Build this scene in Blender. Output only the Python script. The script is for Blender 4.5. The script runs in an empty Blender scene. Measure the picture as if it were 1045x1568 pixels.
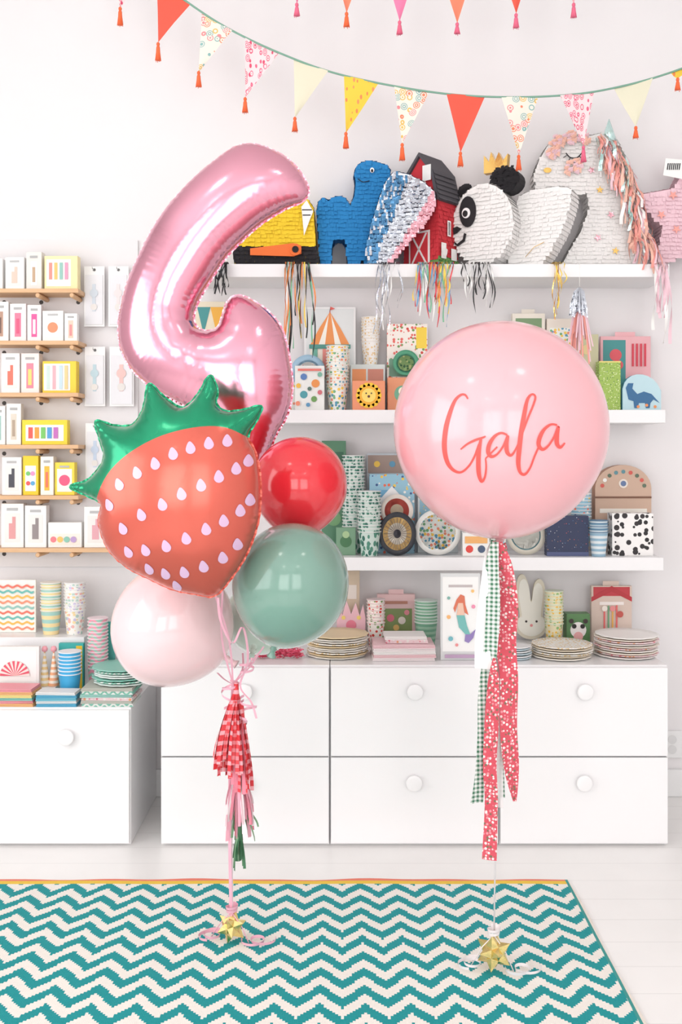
import bpy, bmesh, math, random
import numpy as np
from mathutils import Vector, Matrix, Quaternion
from mathutils.geometry import delaunay_2d_cdt
from mathutils.bvhtree import BVHTree
random.seed(7)
R=random.random
def U(a,b): return random.uniform(a,b)
F=1524.0; H=1.4; CX=522.5; HY=690.0
WALL=4.04
def WX(x,Y): return (x-CX)*Y/F
def WZ(y,Y): return H-(y-HY)*Y/F
scn=bpy.context.scene
scn.view_settings.view_transform='Standard'

# ---------------------------------------------------------------- materials
def lin(c):
    c=c/255.0
    return c/12.92 if c<=0.04045 else ((c+0.055)/1.055)**2.4
def L(rgb): return (lin(rgb[0]),lin(rgb[1]),lin(rgb[2]),1)
class NT:
    def __init__(s,m):
        m.use_nodes=True; s.t=m.node_tree; s.b=s.t.nodes['Principled BSDF']
    def n(s,typ,**kw):
        nd=s.t.nodes.new(typ)
        for k,v in kw.items(): setattr(nd,k,v)
        return nd
    def l(s,a,b): s.t.links.new(a,b)
    def val(s,sock,v):
        if isinstance(v,bpy.types.NodeSocket): s.l(v,sock)
        else: sock.default_value=v
    def math(s,op,a,b=0.0,c=0.0):
        nd=s.n('ShaderNodeMath',operation=op)
        s.val(nd.inputs[0],a); s.val(nd.inputs[1],b)
        if op in('MULTIPLY_ADD','WRAP'): s.val(nd.inputs[2],c)
        return nd.outputs[0]
    def mix(s,f,a,b):
        nd=s.n('ShaderNodeMix',data_type='RGBA')
        s.val(nd.inputs[0],f); s.val(nd.inputs[6],a); s.val(nd.inputs[7],b)
        return nd.outputs[2]
    def obj(s):
        tc=s.n('ShaderNodeTexCoord'); return tc.outputs['Object']
    def xyz(s):
        sp=s.n('ShaderNodeSeparateXYZ'); s.l(s.obj(),sp.inputs[0]); return sp.outputs
    def bump(s,h,st,dist=0.002):
        b=s.n('ShaderNodeBump'); b.inputs['Strength'].default_value=st; b.inputs['Distance'].default_value=dist
        s.l(h,b.inputs['Height']); s.l(b.outputs[0],s.b.inputs['Normal'])
    def noise(s,scale,detail=3):
        n=s.n('ShaderNodeTexNoise'); n.inputs['Scale'].default_value=scale; n.inputs['Detail'].default_value=detail
        s.l(s.obj(),n.inputs['Vector']); return n.outputs[0]
def mat(name,rgb,rough=.5,metal=0,coat=0,bump=None,trans=0,sss=0,alpha=1,emit=0,vary=0):
    m=bpy.data.materials.new(name); t=NT(m); b=t.b
    b.inputs['Base Color'].default_value=L(rgb)
    b.inputs['Roughness'].default_value=rough; b.inputs['Metallic'].default_value=metal
    b.inputs['Coat Weight'].default_value=coat; b.inputs['Coat Roughness'].default_value=.08
    if trans: b.inputs['Transmission Weight'].default_value=trans
    if sss:
        b.inputs['Subsurface Weight'].default_value=sss; b.inputs['Subsurface Radius'].default_value=(.05,.03,.03); b.inputs['Subsurface Scale'].default_value=.5
    if alpha<1: b.inputs['Alpha'].default_value=alpha
    if emit:
        b.inputs['Emission Color'].default_value=L(rgb); b.inputs['Emission Strength'].default_value=emit
    if vary:
        n=t.noise(6); c2=tuple(max(0,x*(1-vary)) for x in L(rgb)[:3])+(1,)
        t.l(t.mix(n,L(rgb),c2),b.inputs['Base Color'])
    if bump:
        t.bump(t.noise(bump[0],4),bump[1],bump[2] if len(bump)>2 else .002)
    return m
_c={}
def C(r,g,b,rough=.45,metal=0):
    k=(r,g,b,rough,metal)
    if k not in _c: _c[k]=mat('paper_%d_%d_%d'%(r,g,b),(r,g,b),rough,metal,bump=(400,.05))
    return _c[k]
def ramp(t,cols):
    rp=t.n('ShaderNodeValToRGB'); rp.color_ramp.interpolation='CONSTANT'
    el=rp.color_ramp.elements
    while len(el)>1: el.remove(el[-1])
    el[0].position=0; el[0].color=L(cols[0])
    for i,c in enumerate(cols[1:]):
        e=el.new((i+1)/len(cols)); e.color=L(c)
    return rp
def pat_conf(name,bg,cols,scale=90,thr=.35,rough=.5,stretch=(1,1,1),ring=False):
    m=bpy.data.materials.new(name); t=NT(m)
    mp=t.n('ShaderNodeMapping'); mp.inputs['Scale'].default_value=stretch; t.l(t.obj(),mp.inputs[0])
    v=t.n('ShaderNodeTexVoronoi'); v.inputs['Scale'].default_value=scale; v.inputs['Randomness'].default_value=.7
    t.l(mp.outputs[0],v.inputs['Vector'])
    sp=t.n('ShaderNodeSeparateColor'); t.l(v.outputs['Color'],sp.inputs[0])
    rp=ramp(t,cols); t.l(sp.outputs[0],rp.inputs[0])
    f=t.math('LESS_THAN',v.outputs['Distance'],thr)
    if ring: f=t.math('MULTIPLY',f,t.math('LESS_THAN',t.math('FRACT',t.math('MULTIPLY',v.outputs['Distance'],5.0)),.5))
    t.l(t.mix(f,L(bg),rp.outputs[0]),t.b.inputs['Base Color']); t.b.inputs['Roughness'].default_value=rough
    return m
def pat_ring(name,bg,cols,scale=60,rough=.9,stretch=(1,1,1)): return pat_conf(name,bg,cols,scale,.55,rough,stretch,True)
def pat_stripe(name,a,b,period,axis=2,duty=.5,rough=.5,wave=0):
    m=bpy.data.materials.new(name); t=NT(m); x=t.xyz()
    v=t.math('DIVIDE',x[axis],period)
    if wave:
        o=x[0] if axis==2 else x[2]
        v=t.math('ADD',v,t.math('MULTIPLY',t.math('SINE',t.math('MULTIPLY',o,wave)),.35))
    f=t.math('LESS_THAN',t.math('FRACT',v),duty)
    t.l(t.mix(f,L(b),L(a)),t.b.inputs['Base Color']); t.b.inputs['Roughness'].default_value=rough
    return m
def pat_gingham(name,a,period):
    m=bpy.data.materials.new(name); t=NT(m); x=t.xyz()
    f1=t.math('LESS_THAN',t.math('FRACT',t.math('DIVIDE',x[0],period)),.5)
    f2=t.math('LESS_THAN',t.math('FRACT',t.math('DIVIDE',x[2],period)),.5)
    s=t.math('MULTIPLY',t.math('ADD',f1,f2),.5)
    t.l(t.mix(s,(.86,.88,.85,1),L(a)),t.b.inputs['Base Color']); t.b.inputs['Roughness'].default_value=.9
    return m

M_wall=mat('wall_paint',(240,237,238),.85,bump=(60,.06),vary=.015)
M_ceil=mat('ceiling_paint',(246,246,246),.9,bump=(50,.05))
M_lacq=mat('white_lacquer',(247,246,247),.28,coat=.2,bump=(8,.02))
M_shelf=mat('white_shelf_foil',(245,244,245),.4,bump=(10,.02))
M_trim=mat('trim_paint',(242,242,242),.4,bump=(20,.03))
M_gap=mat('dark_gap',(120,120,122),.8,bump=(20,.03))
def floor_mat():
    m=bpy.data.materials.new('painted_floorboards'); t=NT(m); x=t.xyz()
    fy=t.math('FRACT',t.math('DIVIDE',x[1],.135))
    g=t.math('LESS_THAN',fy,.02)
    n=t.noise(5,6)
    base=t.mix(n,L((250,248,246)),L((240,238,236)))
    t.l(t.mix(g,base,L((228,226,224))),t.b.inputs['Base Color'])
    t.b.inputs['Roughness'].default_value=.35
    h=t.math('ADD',t.math('MULTIPLY',g,-.6),t.math('MULTIPLY',t.noise(30,5),.3))
    t.bump(h,.15,.002)
    return m
M_floor=floor_mat()
def wood_mat(name,a,b):
    m=bpy.data.materials.new(name); t=NT(m)
    mp=t.n('ShaderNodeMapping'); mp.inputs['Scale'].default_value=(3,40,60); t.l(t.obj(),mp.inputs[0])
    n=t.n('ShaderNodeTexNoise'); n.inputs['Scale'].default_value=1.5; n.inputs['Detail'].default_value=5; t.l(mp.outputs[0],n.inputs['Vector'])
    t.l(t.mix(n.outputs[0],L(a),L(b)),t.b.inputs['Base Color']); t.b.inputs['Roughness'].default_value=.5
    return m
M_wood=wood_mat('birch_wood',(236,198,158),(214,166,118))

# ---------------------------------------------------------------- mesh builder
class MB:
    def __init__(s): s.v=[];s.f=[];s.m=[];s.sm=[];s.mats=[]
    def mi(s,mt):
        if mt not in s.mats: s.mats.append(mt)
        return s.mats.index(mt)
    def add(s,vs,fs,mt,smooth=False,M=None):
        o=len(s.v)
        for p in vs:
            p=Vector(p)
            if M is not None: p=M@p
            s.v.append(p)
        k=s.mi(mt)
        for f in fs:
            s.f.append([i+o for i in f]); s.m.append(k); s.sm.append(smooth)
    def box(s,x0,x1,y0,y1,z0,z1,mt,M=None):
        vs=[(x0,y0,z0),(x1,y0,z0),(x1,y1,z0),(x0,y1,z0),(x0,y0,z1),(x1,y0,z1),(x1,y1,z1),(x0,y1,z1)]
        s.add(vs,[(0,3,2,1),(4,5,6,7),(0,1,5,4),(1,2,6,5),(2,3,7,6),(3,0,4,7)],mt,False,M)
    def lathe(s,prof,mt,c=(0,0,0),seg=28,M=None,smooth=True,scal=0,nsc=12):
        vs=[];fs=[];n=len(prof)
        for (r,z) in prof:
            for j in range(seg):
                a=2*math.pi*j/seg; rr=r*(1+scal*math.cos(nsc*a))
                vs.append((c[0]+rr*math.cos(a),c[1]+rr*math.sin(a),c[2]+z))
        for i in range(n-1):
            for j in range(seg):
                k=(j+1)%seg
                fs.append((i*seg+j,i*seg+k,(i+1)*seg+k,(i+1)*seg+j))
        s.add(vs,fs,mt,smooth,M)
        if prof[0][0]>1e-5: s.add([vs[j] for j in range(seg)],[tuple(range(seg))[::-1]],mt,False,M)
        if prof[-1][0]>1e-5: s.add([vs[(n-1)*seg+j] for j in range(seg)],[tuple(range(seg))],mt,False,M)
    def prism(s,pts,y0,y1,mt,mside=None,M=None):
        a=sum(pts[i][0]*pts[(i+1)%len(pts)][1]-pts[(i+1)%len(pts)][0]*pts[i][1] for i in range(len(pts)))
        if a<0: pts=pts[::-1]
        n=len(pts)
        fr=[(p[0],y0,p[1]) for p in pts]; bk=[(p[0],y1,p[1]) for p in pts]
        s.add(fr,[tuple(range(n))],mt,False,M)
        s.add(bk,[tuple(range(n))[::-1]],mt,False,M)
        s.add(fr+bk,[(i,i+n,(i+1)%n+n,(i+1)%n) for i in range(n)],mside or mt,False,M)
    def poly(s,pts,y,mt,M=None):
        s.prism(pts,y-.0006,y,mt,None,M)
    def disc(s,cx,cz,r,y,mt,n=20,rz=None,M=None):
        rz=rz or r
        s.poly([(cx+r*math.cos(2*math.pi*i/n),cz+rz*math.sin(2*math.pi*i/n)) for i in range(n)],y,mt,M)
    def strip(s,pts,sides,mt,smooth=True,fold=None):
        vs=[];fs=[]
        for i,(p,sd) in enumerate(zip(pts,sides)):
            p=Vector(p); sd=Vector(sd)
            mid=p.copy()
            if fold: mid=mid+Vector((0,fold[i],0))
            vs+= [p-sd,mid,p+sd]
        for i in range(len(pts)-1):
            for j in range(2):
                a=i*3+j; fs.append((a,a+1,a+4,a+3))
        s.add(vs,fs,mt,smooth)
    def tube(s,pts,r,mt,seg=6):
        pts=[Vector(p) for p in pts]; vs=[];fs=[];n=len(pts)
        up=Vector((0,1,.03)).normalized()
        for i,p in enumerate(pts):
            d=(pts[min(i+1,n-1)]-pts[max(i-1,0)])
            if d.length<1e-9: d=Vector((0,0,1))
            d.normalize()
            a=d.cross(up)
            if a.length<.05: a=d.cross(Vector((1,0,0)))
            a.normalize(); b=d.cross(a)
            rr=r[i] if isinstance(r,(list,tuple)) else r
            for j in range(seg):
                t=2*math.pi*j/seg; vs.append(p+a*(rr*math.cos(t))+b*(rr*math.sin(t)))
        for i in range(n-1):
            for j in range(seg):
                k=(j+1)%seg; fs.append((i*seg+j,i*seg+k,(i+1)*seg+k,(i+1)*seg+j))
        fs.append(tuple(range(seg))[::-1]); fs.append(tuple((n-1)*seg+j for j in range(seg)))
        s.add(vs,fs,mt,True)
    def build(s,name,loc=(0,0,0),rot=(0,0,0),bevel=0,parent=None):
        me=bpy.data.meshes.new(name); me.from_pydata([tuple(p) for p in s.v],[],s.f)
        for m in s.mats: me.materials.append(m)
        me.polygons.foreach_set('material_index',s.m); me.polygons.foreach_set('use_smooth',s.sm)
        me.update()
        o=bpy.data.objects.new(name,me); scn.collection.objects.link(o)
        o.location=loc; o.rotation_euler=rot
        if bevel:
            b=o.modifiers.new('bevel','BEVEL'); b.width=bevel; b.segments=2; b.limit_method='ANGLE'; b.angle_limit=math.radians(50)
        if parent: o.parent=parent
        return o
def cr(pts,n=8,closed=False):
    P=[Vector(p) for p in pts]; out=[]; N=len(P)
    rng=range(N if closed else N-1)
    for i in rng:
        if closed: a,b,c,d=P[(i-1)%N],P[i],P[(i+1)%N],P[(i+2)%N]
        else: a,b,c,d=P[max(i-1,0)],P[i],P[i+1],P[min(i+2,N-1)]
        for k in range(n):
            t=k/n
            out.append(.5*((2*b)+(c-a)*t+(2*a-5*b+4*c-d)*t*t+(3*b-a-3*c+d)*t**3))
    if not closed: out.append(P[-1])
    return out
def resample(P,ds,closed=True):
    P=np.array([tuple(p) for p in P],float)
    Q=np.vstack([P,P[:1]]) if closed else P
    seg=np.linalg.norm(np.diff(Q,axis=0),axis=1); s=np.concatenate([[0],np.cumsum(seg)])
    n=max(3,int(s[-1]/ds)); t=np.linspace(0,s[-1],n,endpoint=not closed)
    return np.stack([np.interp(t,s,Q[:,k]) for k in range(Q.shape[1])],1)
def inside(pts,poly):
    pts=np.atleast_2d(pts); x,y=pts[:,0],pts[:,1]; r=np.zeros(len(pts),bool)
    n=len(poly); j=n-1
    for i in range(n):
        xi,yi=poly[i][0],poly[i][1]; xj,yj=poly[j][0],poly[j][1]
        if yi!=yj:
            r^=((yi>y)!=(yj>y))&(x<(xj-xi)*(y-yi)/(yj-yi)+xi)
        j=i
    return r

# ---------------------------------------------------------------- room
XL,XR,YF,ZC=-2.7,2.4,-2.6,3.6
b=MB(); b.box(XL-.2,XR+.2,YF-.2,WALL+.2,-.1,0,M_floor); b.build('floor')
b=MB(); b.box(XL-.2,XR+.2,YF-.2,WALL+.2,ZC,ZC+.1,M_ceil); b.build('ceiling')
b=MB(); b.box(XL-.1,XR+.1,WALL,WALL+.1,0,ZC,M_wall); b.build('wall_back')
b=MB(); b.box(XR,XR+.1,YF,WALL,0,ZC,M_wall); b.build('wall_right')
wl=(-.9,2.3,.75,3.1)
b=MB()
b.box(XL-.1,XL,YF,wl[0],0,ZC,M_wall); b.box(XL-.1,XL,wl[1],WALL,0,ZC,M_wall)
b.box(XL-.1,XL,wl[0],wl[1],0,wl[2],M_wall); b.box(XL-.1,XL,wl[0],wl[1],wl[3],ZC,M_wall); b.build('wall_left')
wf=[(-2.2,-.25),(.25,2.0)]; wz=(.5,3.1)
b=MB()
b.box(XL,wf[0][0],YF-.1,YF,0,ZC,M_wall); b.box(wf[0][1],wf[1][0],YF-.1,YF,0,ZC,M_wall); b.box(wf[1][1],XR,YF-.1,YF,0,ZC,M_wall)
for a,c in wf:
    b.box(a,c,YF-.1,YF,0,wz[0],M_wall); b.box(a,c,YF-.1,YF,wz[1],ZC,M_wall)
b.build('wall_front')
def frame_x(name,x0,x1,z0,z1,y):
    b=MB(); w=.05
    for (a,c,d,e) in [(x0,x1,z0,z0+w),(x0,x1,z1-w,z1),(x0,x0+w,z0,z1),(x1-w,x1,z0,z1),((x0+x1)/2-.02,(x0+x1)/2+.02,z0,z1),(x0,x1,z0+(z1-z0)*.7,z0+(z1-z0)*.7+.04)]:
        b.box(a,c,y,y+.06,d,e,M_trim)
    b.build(name)
frame_x('window_1',*wf[0],*wz,YF-.08); frame_x('window_2',*wf[1],*wz,YF-.08)
b=MB(); w=.05; y0,y1,z0,z1=wl
for (a,c,d,e) in [(y0,y1,z0,z0+w),(y0,y1,z1-w,z1),(y0,y0+w,z0,z1),(y1-w,y1,z0,z1),((y0+y1)/2-.02,(y0+y1)/2+.02,z0,z1)]:
    b.box(XL-.08,XL-.02,a,c,d,e,M_trim)
b.build('window_3')
b=MB(); b.box(XL,XR,WALL-.018,WALL-.0005,0,.11,M_trim); b.build('baseboard_back',bevel=.004)
b=MB(); b.box(XR-.018,XR-.0005,YF,WALL-.02,0,.11,M_trim); b.build('baseboard_right',bevel=.004)
b=MB(); b.box(XL+.0005,XL+.018,YF,WALL-.02,0,.11,M_trim); b.build('baseboard_left',bevel=.004)
b=MB(); x=WX(1030,4.03); z=WZ(1140,4.03)
b.box(-.04,.04,-.01,-.0005,-.055,.055,M_trim); b.disc(0,.02,.018,-.011,C(225,225,225)); b.disc(0,-.02,.018,-.011,C(225,225,225))
b.build('power_outlet',(x,WALL,z),bevel=.003)

# ---------------------------------------------------------------- lights
def area(name,loc,rot,sx,sy,p,col=(1,1,1)):
    l=bpy.data.lights.new(name,'AREA'); l.shape='RECTANGLE'; l.size=sx; l.size_y=sy; l.energy=p; l.color=col
    o=bpy.data.objects.new(name,l); scn.collection.objects.link(o); o.location=loc; o.rotation_euler=rot; return o
area('window_daylight',((wf[0][0]+wf[0][1])/2,YF-.15,1.8),(math.radians(90),0,0),1.9,2.5,62,(1,.985,.965))
area('window_daylight',((wf[1][0]+wf[1][1])/2,YF-.15,1.8),(math.radians(90),0,0),1.7,2.5,52,(1,.985,.965))
area('window_daylight',(XL-.15,.7,1.9),(math.radians(90),0,math.radians(-90)),3.1,2.3,72,(1,.99,.98))
M_lamp=mat('lamp_diffuser',(255,250,242),.4,emit=7.5)
for i,(x,y) in enumerate([(-1.1,1.3),(1.0,1.3),(-1.1,-.9),(1.0,-.9)]):
    b=MB(); b.lathe([(.0,-.05),(.15,-.05),(.17,-.04),(.17,-.03)],M_lamp,seg=40); b.lathe([(.18,-.03),(.18,-.0005),(0,-.0005)],M_trim,seg=40)
    b.build('ceiling_light',(x,y,ZC))
w=bpy.data.worlds.new('sky_world'); scn.world=w; w.use_nodes=True
w.node_tree.nodes['Background'].inputs[0].default_value=(.93,.96,1,1); w.node_tree.nodes['Background'].inputs[1].default_value=.55

# ---------------------------------------------------------------- camera
cam=bpy.data.cameras.new('camera'); co=bpy.data.objects.new('camera',cam); scn.collection.objects.link(co)
cam.sensor_fit='VERTICAL'; cam.sensor_height=36; cam.lens=35; cam.shift_y=-94/1568; cam.clip_start=.05
co.location=(0,0,H); co.rotation_euler=(math.radians(90),0,0); scn.camera=co

# ---------------------------------------------------------------- cabinets
FY=3.52; TOPZ=.638
def chest(name,x0,x1,z1,y0,y1,knobs,split=None):
    b=MB()
    b.box(x0,x1,y0+.02,y1,0.0,z1-.0,M_lacq)
    zs=[.008]+([split] if split else [])+[z1-.004]
    for i in range(len(zs)-1):
        b.box(x0+.003,x1-.003,y0,y0+.019,zs[i]+.0025,zs[i+1]-.0025,M_lacq)
    for i in range(len(zs)-1):
        if i<len(zs)-2: b.box(x0+.004,x1-.004,y0+.012,y0+.0205,zs[i+1]-.003,zs[i+1]+.003,M_gap)
    for kx,kz in knobs:
        Mx=Matrix.Translation((kx,y0,kz))@Matrix.Rotation(math.pi/2,4,'X')
        b.lathe([(.008,0),(.008,.012),(.026,.015),(.029,.019),(.028,.024),(.022,.0255),(0,.0255)],M_lacq,M=Mx)
    return b.build(name,bevel=.0018)
xs=[-.641,-.0395,.5605,1.161]
sp=WZ(1159,FY)
for i in range(3):
    c=(xs[i]+xs[i+1])/2
    chest('drawer_cabinet',xs[i]+.001,xs[i+1]-.001,TOPZ,FY,FY+.5,[(c,WZ(1058,FY)),(c-.003,WZ(1197,FY))],sp)
LZ=.488
chest('low_drawer_cabinet',WX(-40,FY),WX(199,FY),LZ,FY,FY+.5,[(WX(103,FY),WZ(1127,FY))])

# ---------------------------------------------------------------- wall shelves
SX0,SX1,SY=WX(300,3.78),WX(1026,3.78),3.78
S1,S2,S3=2.109,1.555,.994
for z in (S1,S2,S3):
    b=MB(); x1=SX1 if z==S1 else (WX(1020,3.78) if z==S2 else WX(1017,3.78))
    b.box(SX0,x1,SY,WALL-.0005,z-.05,z,M_shelf); b.build('floating_shelf',bevel=.002)

# pegboard
b=MB(); px0,px1=WX(-160,WALL),WX(212,WALL)
b.box(px0,px1,WALL-.012,WALL-.001,.93,2.25,M_wall)
hole=C(60,52,48)
prow=[2.035,1.831,1.627,1.423,1.224,1.017]
for zz in prow:
    for k in range(7):
        x=WX(120,WALL-.012)-k*.15
        b.disc(x,zz-.035,.0085,WALL-.0122,hole,14)
b.build('pegboard')
for i,z in enumerate(prow):
    b=MB(); x1=WX(120 if i<5 else 196,3.9)
    b.box(WX(-130,3.9),x1,3.9,WALL-.0125,z-.016,z,M_wood)
    for xx in (WX(60,3.92),WX(112,3.92)):
        Mx=Matrix.Translation((xx,WALL-.013,z-.026))@Matrix.Rotation(math.pi/2,4,'X')
        b.lathe([(.0095,0),(.0095,.125),(.007,.128)],M_wood,M=Mx,seg=14)
    b.build('peg_shelf',bevel=.0015)

# ---------------------------------------------------------------- merchandise helpers
def pack(name,x0,x1,yt,z,Y,col,art=(),d=.03,edge=None,tab=False,yaw=0,M=None):
    X0,X1=WX(x0,Y),WX(x1,Y); w=X1-X0; h=WZ(yt,Y)-z; cx=(X0+X1)/2
    m=col if isinstance(col,bpy.types.Material) else C(*col)
    b=MB(); b.box(-w/2,w/2,0,d,0,h,C(*edge) if edge else m)
    b.box(-w/2+.001,w/2-.001,-.0008,.0,.001,h-.001,m)
    if tab:
        b.box(-w*.2,w*.2,d*.4,d*.5,h,h+.018,m)
    y=-.001
    for a in art:
        mt=a[-1] if isinstance(a[-1],bpy.types.Material) else C(*a[-1])
        fx=lambda u:-w/2+u*w
        if a[0]=='r': b.box(fx(a[1]),fx(a[3]),y-.0006,y,a[2]*h,a[4]*h,mt)
        elif a[0]=='c': b.disc(fx(a[1]),a[2]*h,a[3]*w,y-.0004,mt)
        elif a[0]=='p': b.poly([(fx(p[0]),p[1]*h) for p in a[1]],y-.0004,mt)
        y-=.0007
    return b.build(name,(cx,Y,z),(0,0,math.radians(yaw)),bevel=.0012)
def cups(name,x0,x1,yt,z,Y,body,rim=(250,250,250),n=None):
    r=(WX(x1,Y)-WX(x0,Y))/2; h=WZ(yt,Y)-z
    mb=body if isinstance(body,bpy.types.Material) else C(*body)
    mr=rim if isinstance(rim,bpy.types.Material) else C(*rim)
    b=MB(); bh=min(.095,h*.8); st=.0125
    n=max(1,int(round((h-bh)/st)))
    st=(h-bh)/n
    b.lathe([(r*.70,0),(r*.71,.002),(r*.93,bh-.004)],mb)
    z0=bh-.004
    for i in range(n+1):
        b.lathe([(r*.93,z0),(r,z0+.001),(r,z0+.0035),(r*.93,z0+.004)],mr)
        if i<n: b.lathe([(r*.90,z0+.004),(r*.93,z0+st)],mb)
        z0+=st
    b.lathe([(r*.9,z0-st+.003),(r*.65,z0-st-.05),(0,z0-st-.05)],mr)
    return b.build(name,((WX(x0,Y)+WX(x1,Y))/2,Y+r,z))
def plates(name,x0,x1,yt,z,Y,cols,scal=.02,n=None,jit=.005):
    r=(WX(x1,Y)-WX(x0,Y))/2; h=WZ(yt,Y)-z; n=n or max(2,int(h/.008)); st=h/n; b=MB()
    for i in range(n):
        m=cols[i%len(cols)]; m=m if isinstance(m,bpy.types.Material) else C(*m)
        c=(U(-jit,jit),U(-jit,jit),i*st)
        b.lathe([(r*.6,0),(r*.82,.0005),(r*.975,st*.55),(r,st*.75),(r*.985,st*.98),(r*.7,.004),(0,.004)],m,c=c,seg=72,scal=scal,nsc=14)
    return b.build(name,((WX(x0,Y)+WX(x1,Y))/2,Y+r,z))
def napkins(name,x0,x1,yt,z,Y,cols,d=.14,yaw=0):
    w=WX(x1,Y)-WX(x0,Y); h=WZ(yt,Y)-z; n=max(2,int(h/.01)); st=h/n; b=MB()
    for i in range(n):
        m=cols[i%len(cols)]; m=m if isinstance(m,bpy.types.Material) else C(*m)
        M=Matrix.Translation((U(-.004,.004),U(-.004,.004),i*st))@Matrix.Rotation(U(-.06,.06),4,'Z')
        for k in range(3):
            b.box(-w/2+k*.0008,w/2-k*.0008,0,d,st*k/3+.0004,st*(k+1)/3-.0004,m,M)
    return b.build(name,((WX(x0,Y)+WX(x1,Y))/2,Y,z),(0,0,math.radians(yaw)),bevel=.001)
def uplate(r,Y,mid,rings):
    rr=r*Y/F; b=MB(); M=Matrix.Rotation(math.pi/2-.1,4,'X')
    mm=mid if isinstance(mid,bpy.types.Material) else C(*mid)
    b.lathe([(0,-.002),(rr*.7,-.002),(rr,.010),(rr,.012),(rr*.72,.002)],C(*rings[0]),M=M,seg=48)
    b.lathe([(rr*.72,.002),(0,.002)],mm,M=M,seg=48)
    k=.0035
    for q,(fr,c) in enumerate(rings[1:]):
        b.lathe([(rr*fr,k),(0,k)],C(*c) if not isinstance(c,bpy.types.Material) else c,M=M,seg=40); k+=.0012
    return b,rr
P_dots=pat_conf('print_dots',(250,248,244),[(240,120,110),(250,200,90),(110,180,180),(240,160,180)],120,.3)
P_pastel=pat_conf('print_pastel',(250,246,240),[(245,190,180),(190,215,205),(250,225,170),(210,200,230)],70,.45)
P_green=pat_conf('print_leaves',(150,190,120),[(90,150,90),(220,230,160),(70,120,80)],80,.4)
P_teal=pat_conf('print_trees',(205,222,214),[(52,112,98),(80,140,120)],75,.5,stretch=(1,1,.6))
P_navy=pat_conf('print_space',(42,52,84),[(240,170,80),(220,90,80),(240,240,240),(90,150,190)],130,.22)
P_cow=pat_conf('print_cow',(246,244,242),[(35,32,34),(45,40,42)],42,.46)
P_blue=pat_conf('print_cars',(150,195,215),[(240,240,235),(230,110,80),(60,90,140),(240,200,80)],60,.35)
P_gold=pat_conf('print_gold',(250,248,244),[(232,200,140),(240,212,160)],90,.38)
P_tropic=pat_conf('print_tropic',(244,246,240),[(120,180,130),(240,150,120),(250,210,90),(90,160,190)],75,.45)
P_pink=pat_conf('print_pink',(250,225,228),[(235,130,150),(250,245,240),(240,170,120)],80,.4)
P_gstripe=pat_stripe('print_green_waves',(245,248,244),(140,205,185),.018,2,.5,wave=200)
P_straw=pat_conf('print_fruit',(252,244,236),[(215,70,60),(235,110,100),(120,160,90)],70,.4)

W=(250,249,247)
def circ(c,r=.3): return [('r',.12,.1,.88,.8,(252,246,240)),('c',.5,.45,r,c),('r',.25,.84,.75,.9,(190,190,190))]
def candle(c,c2): return [('r',.3,.12,.7,.75,c),('r',.4,.2,.6,.6,c2),('r',.25,.84,.75,.9,(180,180,180))]
def num(c): return [('r',.15,.12,.85,.78,(240,238,234)),('p',[(.35,.2),(.65,.2),(.65,.7),(.5,.7),(.5,.55),(.35,.55)],c),('r',.25,.84,.75,.9,(190,190,190))]
rows=[
 (0,[(8,37,394,W,num((225,205,190))),(40,64,386,(236,232,226),candle((250,250,250),(200,170,140))),(68,119,392,(250,235,180),[('r',.06,.1,.8,.9,(252,250,244)),('r',.14,.3,.24,.8,(240,150,140)),('r',.3,.3,.4,.8,(250,200,120)),('r',.46,.3,.56,.8,(150,200,190)),('r',.62,.3,.72,.8,(230,160,190))]),(-30,4,396,W,circ((230,150,150)))]),
 (1,[(-14,13,462,W,candle((190,150,130),(120,90,80))),(15,40,465,(248,240,240),candle((235,130,160),(225,90,130))),(42,63,467,(250,245,246),candle((230,90,160),(250,250,250))),(65,97,476,W,circ((235,150,110),.25)),(99,118,480,(252,252,250),candle((245,210,190),(230,150,150)))]),
 (2,[(2,30,541,W,num((240,120,100))),(32,60,541,(250,240,236),candle((240,140,160),(250,220,120))),(65,117,553,(250,214,60),[('r',.04,.08,.82,.92,(250,250,248)),('r',.12,.12,.22,.86,(210,230,225)),('r',.3,.12,.4,.86,(235,180,190)),('r',.5,.12,.6,.86,(200,225,235)),('r',.66,.12,.76,.86,(240,210,150))])]),
 (3,[(-12,8,622,W,candle((160,200,190),(220,160,140))),(10,32,618,(248,246,242),candle((225,215,200),(180,160,140))),(34,103,643,(250,220,50),[('r',.08,.15,.92,.8,(252,250,244)),('r',.14,.25,.24,.7,(240,90,80)),('r',.28,.25,.38,.7,(250,160,60)),('r',.42,.25,.52,.7,(120,200,100)),('r',.56,.25,.66,.7,(80,160,220)),('r',.7,.25,.8,.7,(200,110,190))])]),
 (4,[(3,33,700,W,num((70,70,80))),(35,59,698,(252,215,40),[('r',.15,.1,.85,.75,(250,250,245)),('c',.35,.3,.14,(240,90,90)),('c',.65,.3,.14,(90,170,220)),('c',.35,.55,.14,(120,200,110)),('c',.65,.55,.14,(240,150,200))]),(62,82,699,(250,248,240),candle((240,190,60),(245,120,90))),(84,114,708,(252,225,70),circ((240,90,130),.28)),]),
 (5,[(2,36,771,W,num((228,160,160))),(38,71,774,(250,249,248),num((150,140,140))),(74,125,800,W,[('r',.05,.1,.95,.55,(250,240,230)),('c',.16,.32,.09,(240,130,140)),('c',.36,.32,.09,(250,200,110)),('c',.56,.32,.09,(140,200,180)),('c',.76,.32,.09,(190,160,210))]),(129,164,776,W,num((230,170,180)))]),
]
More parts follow.
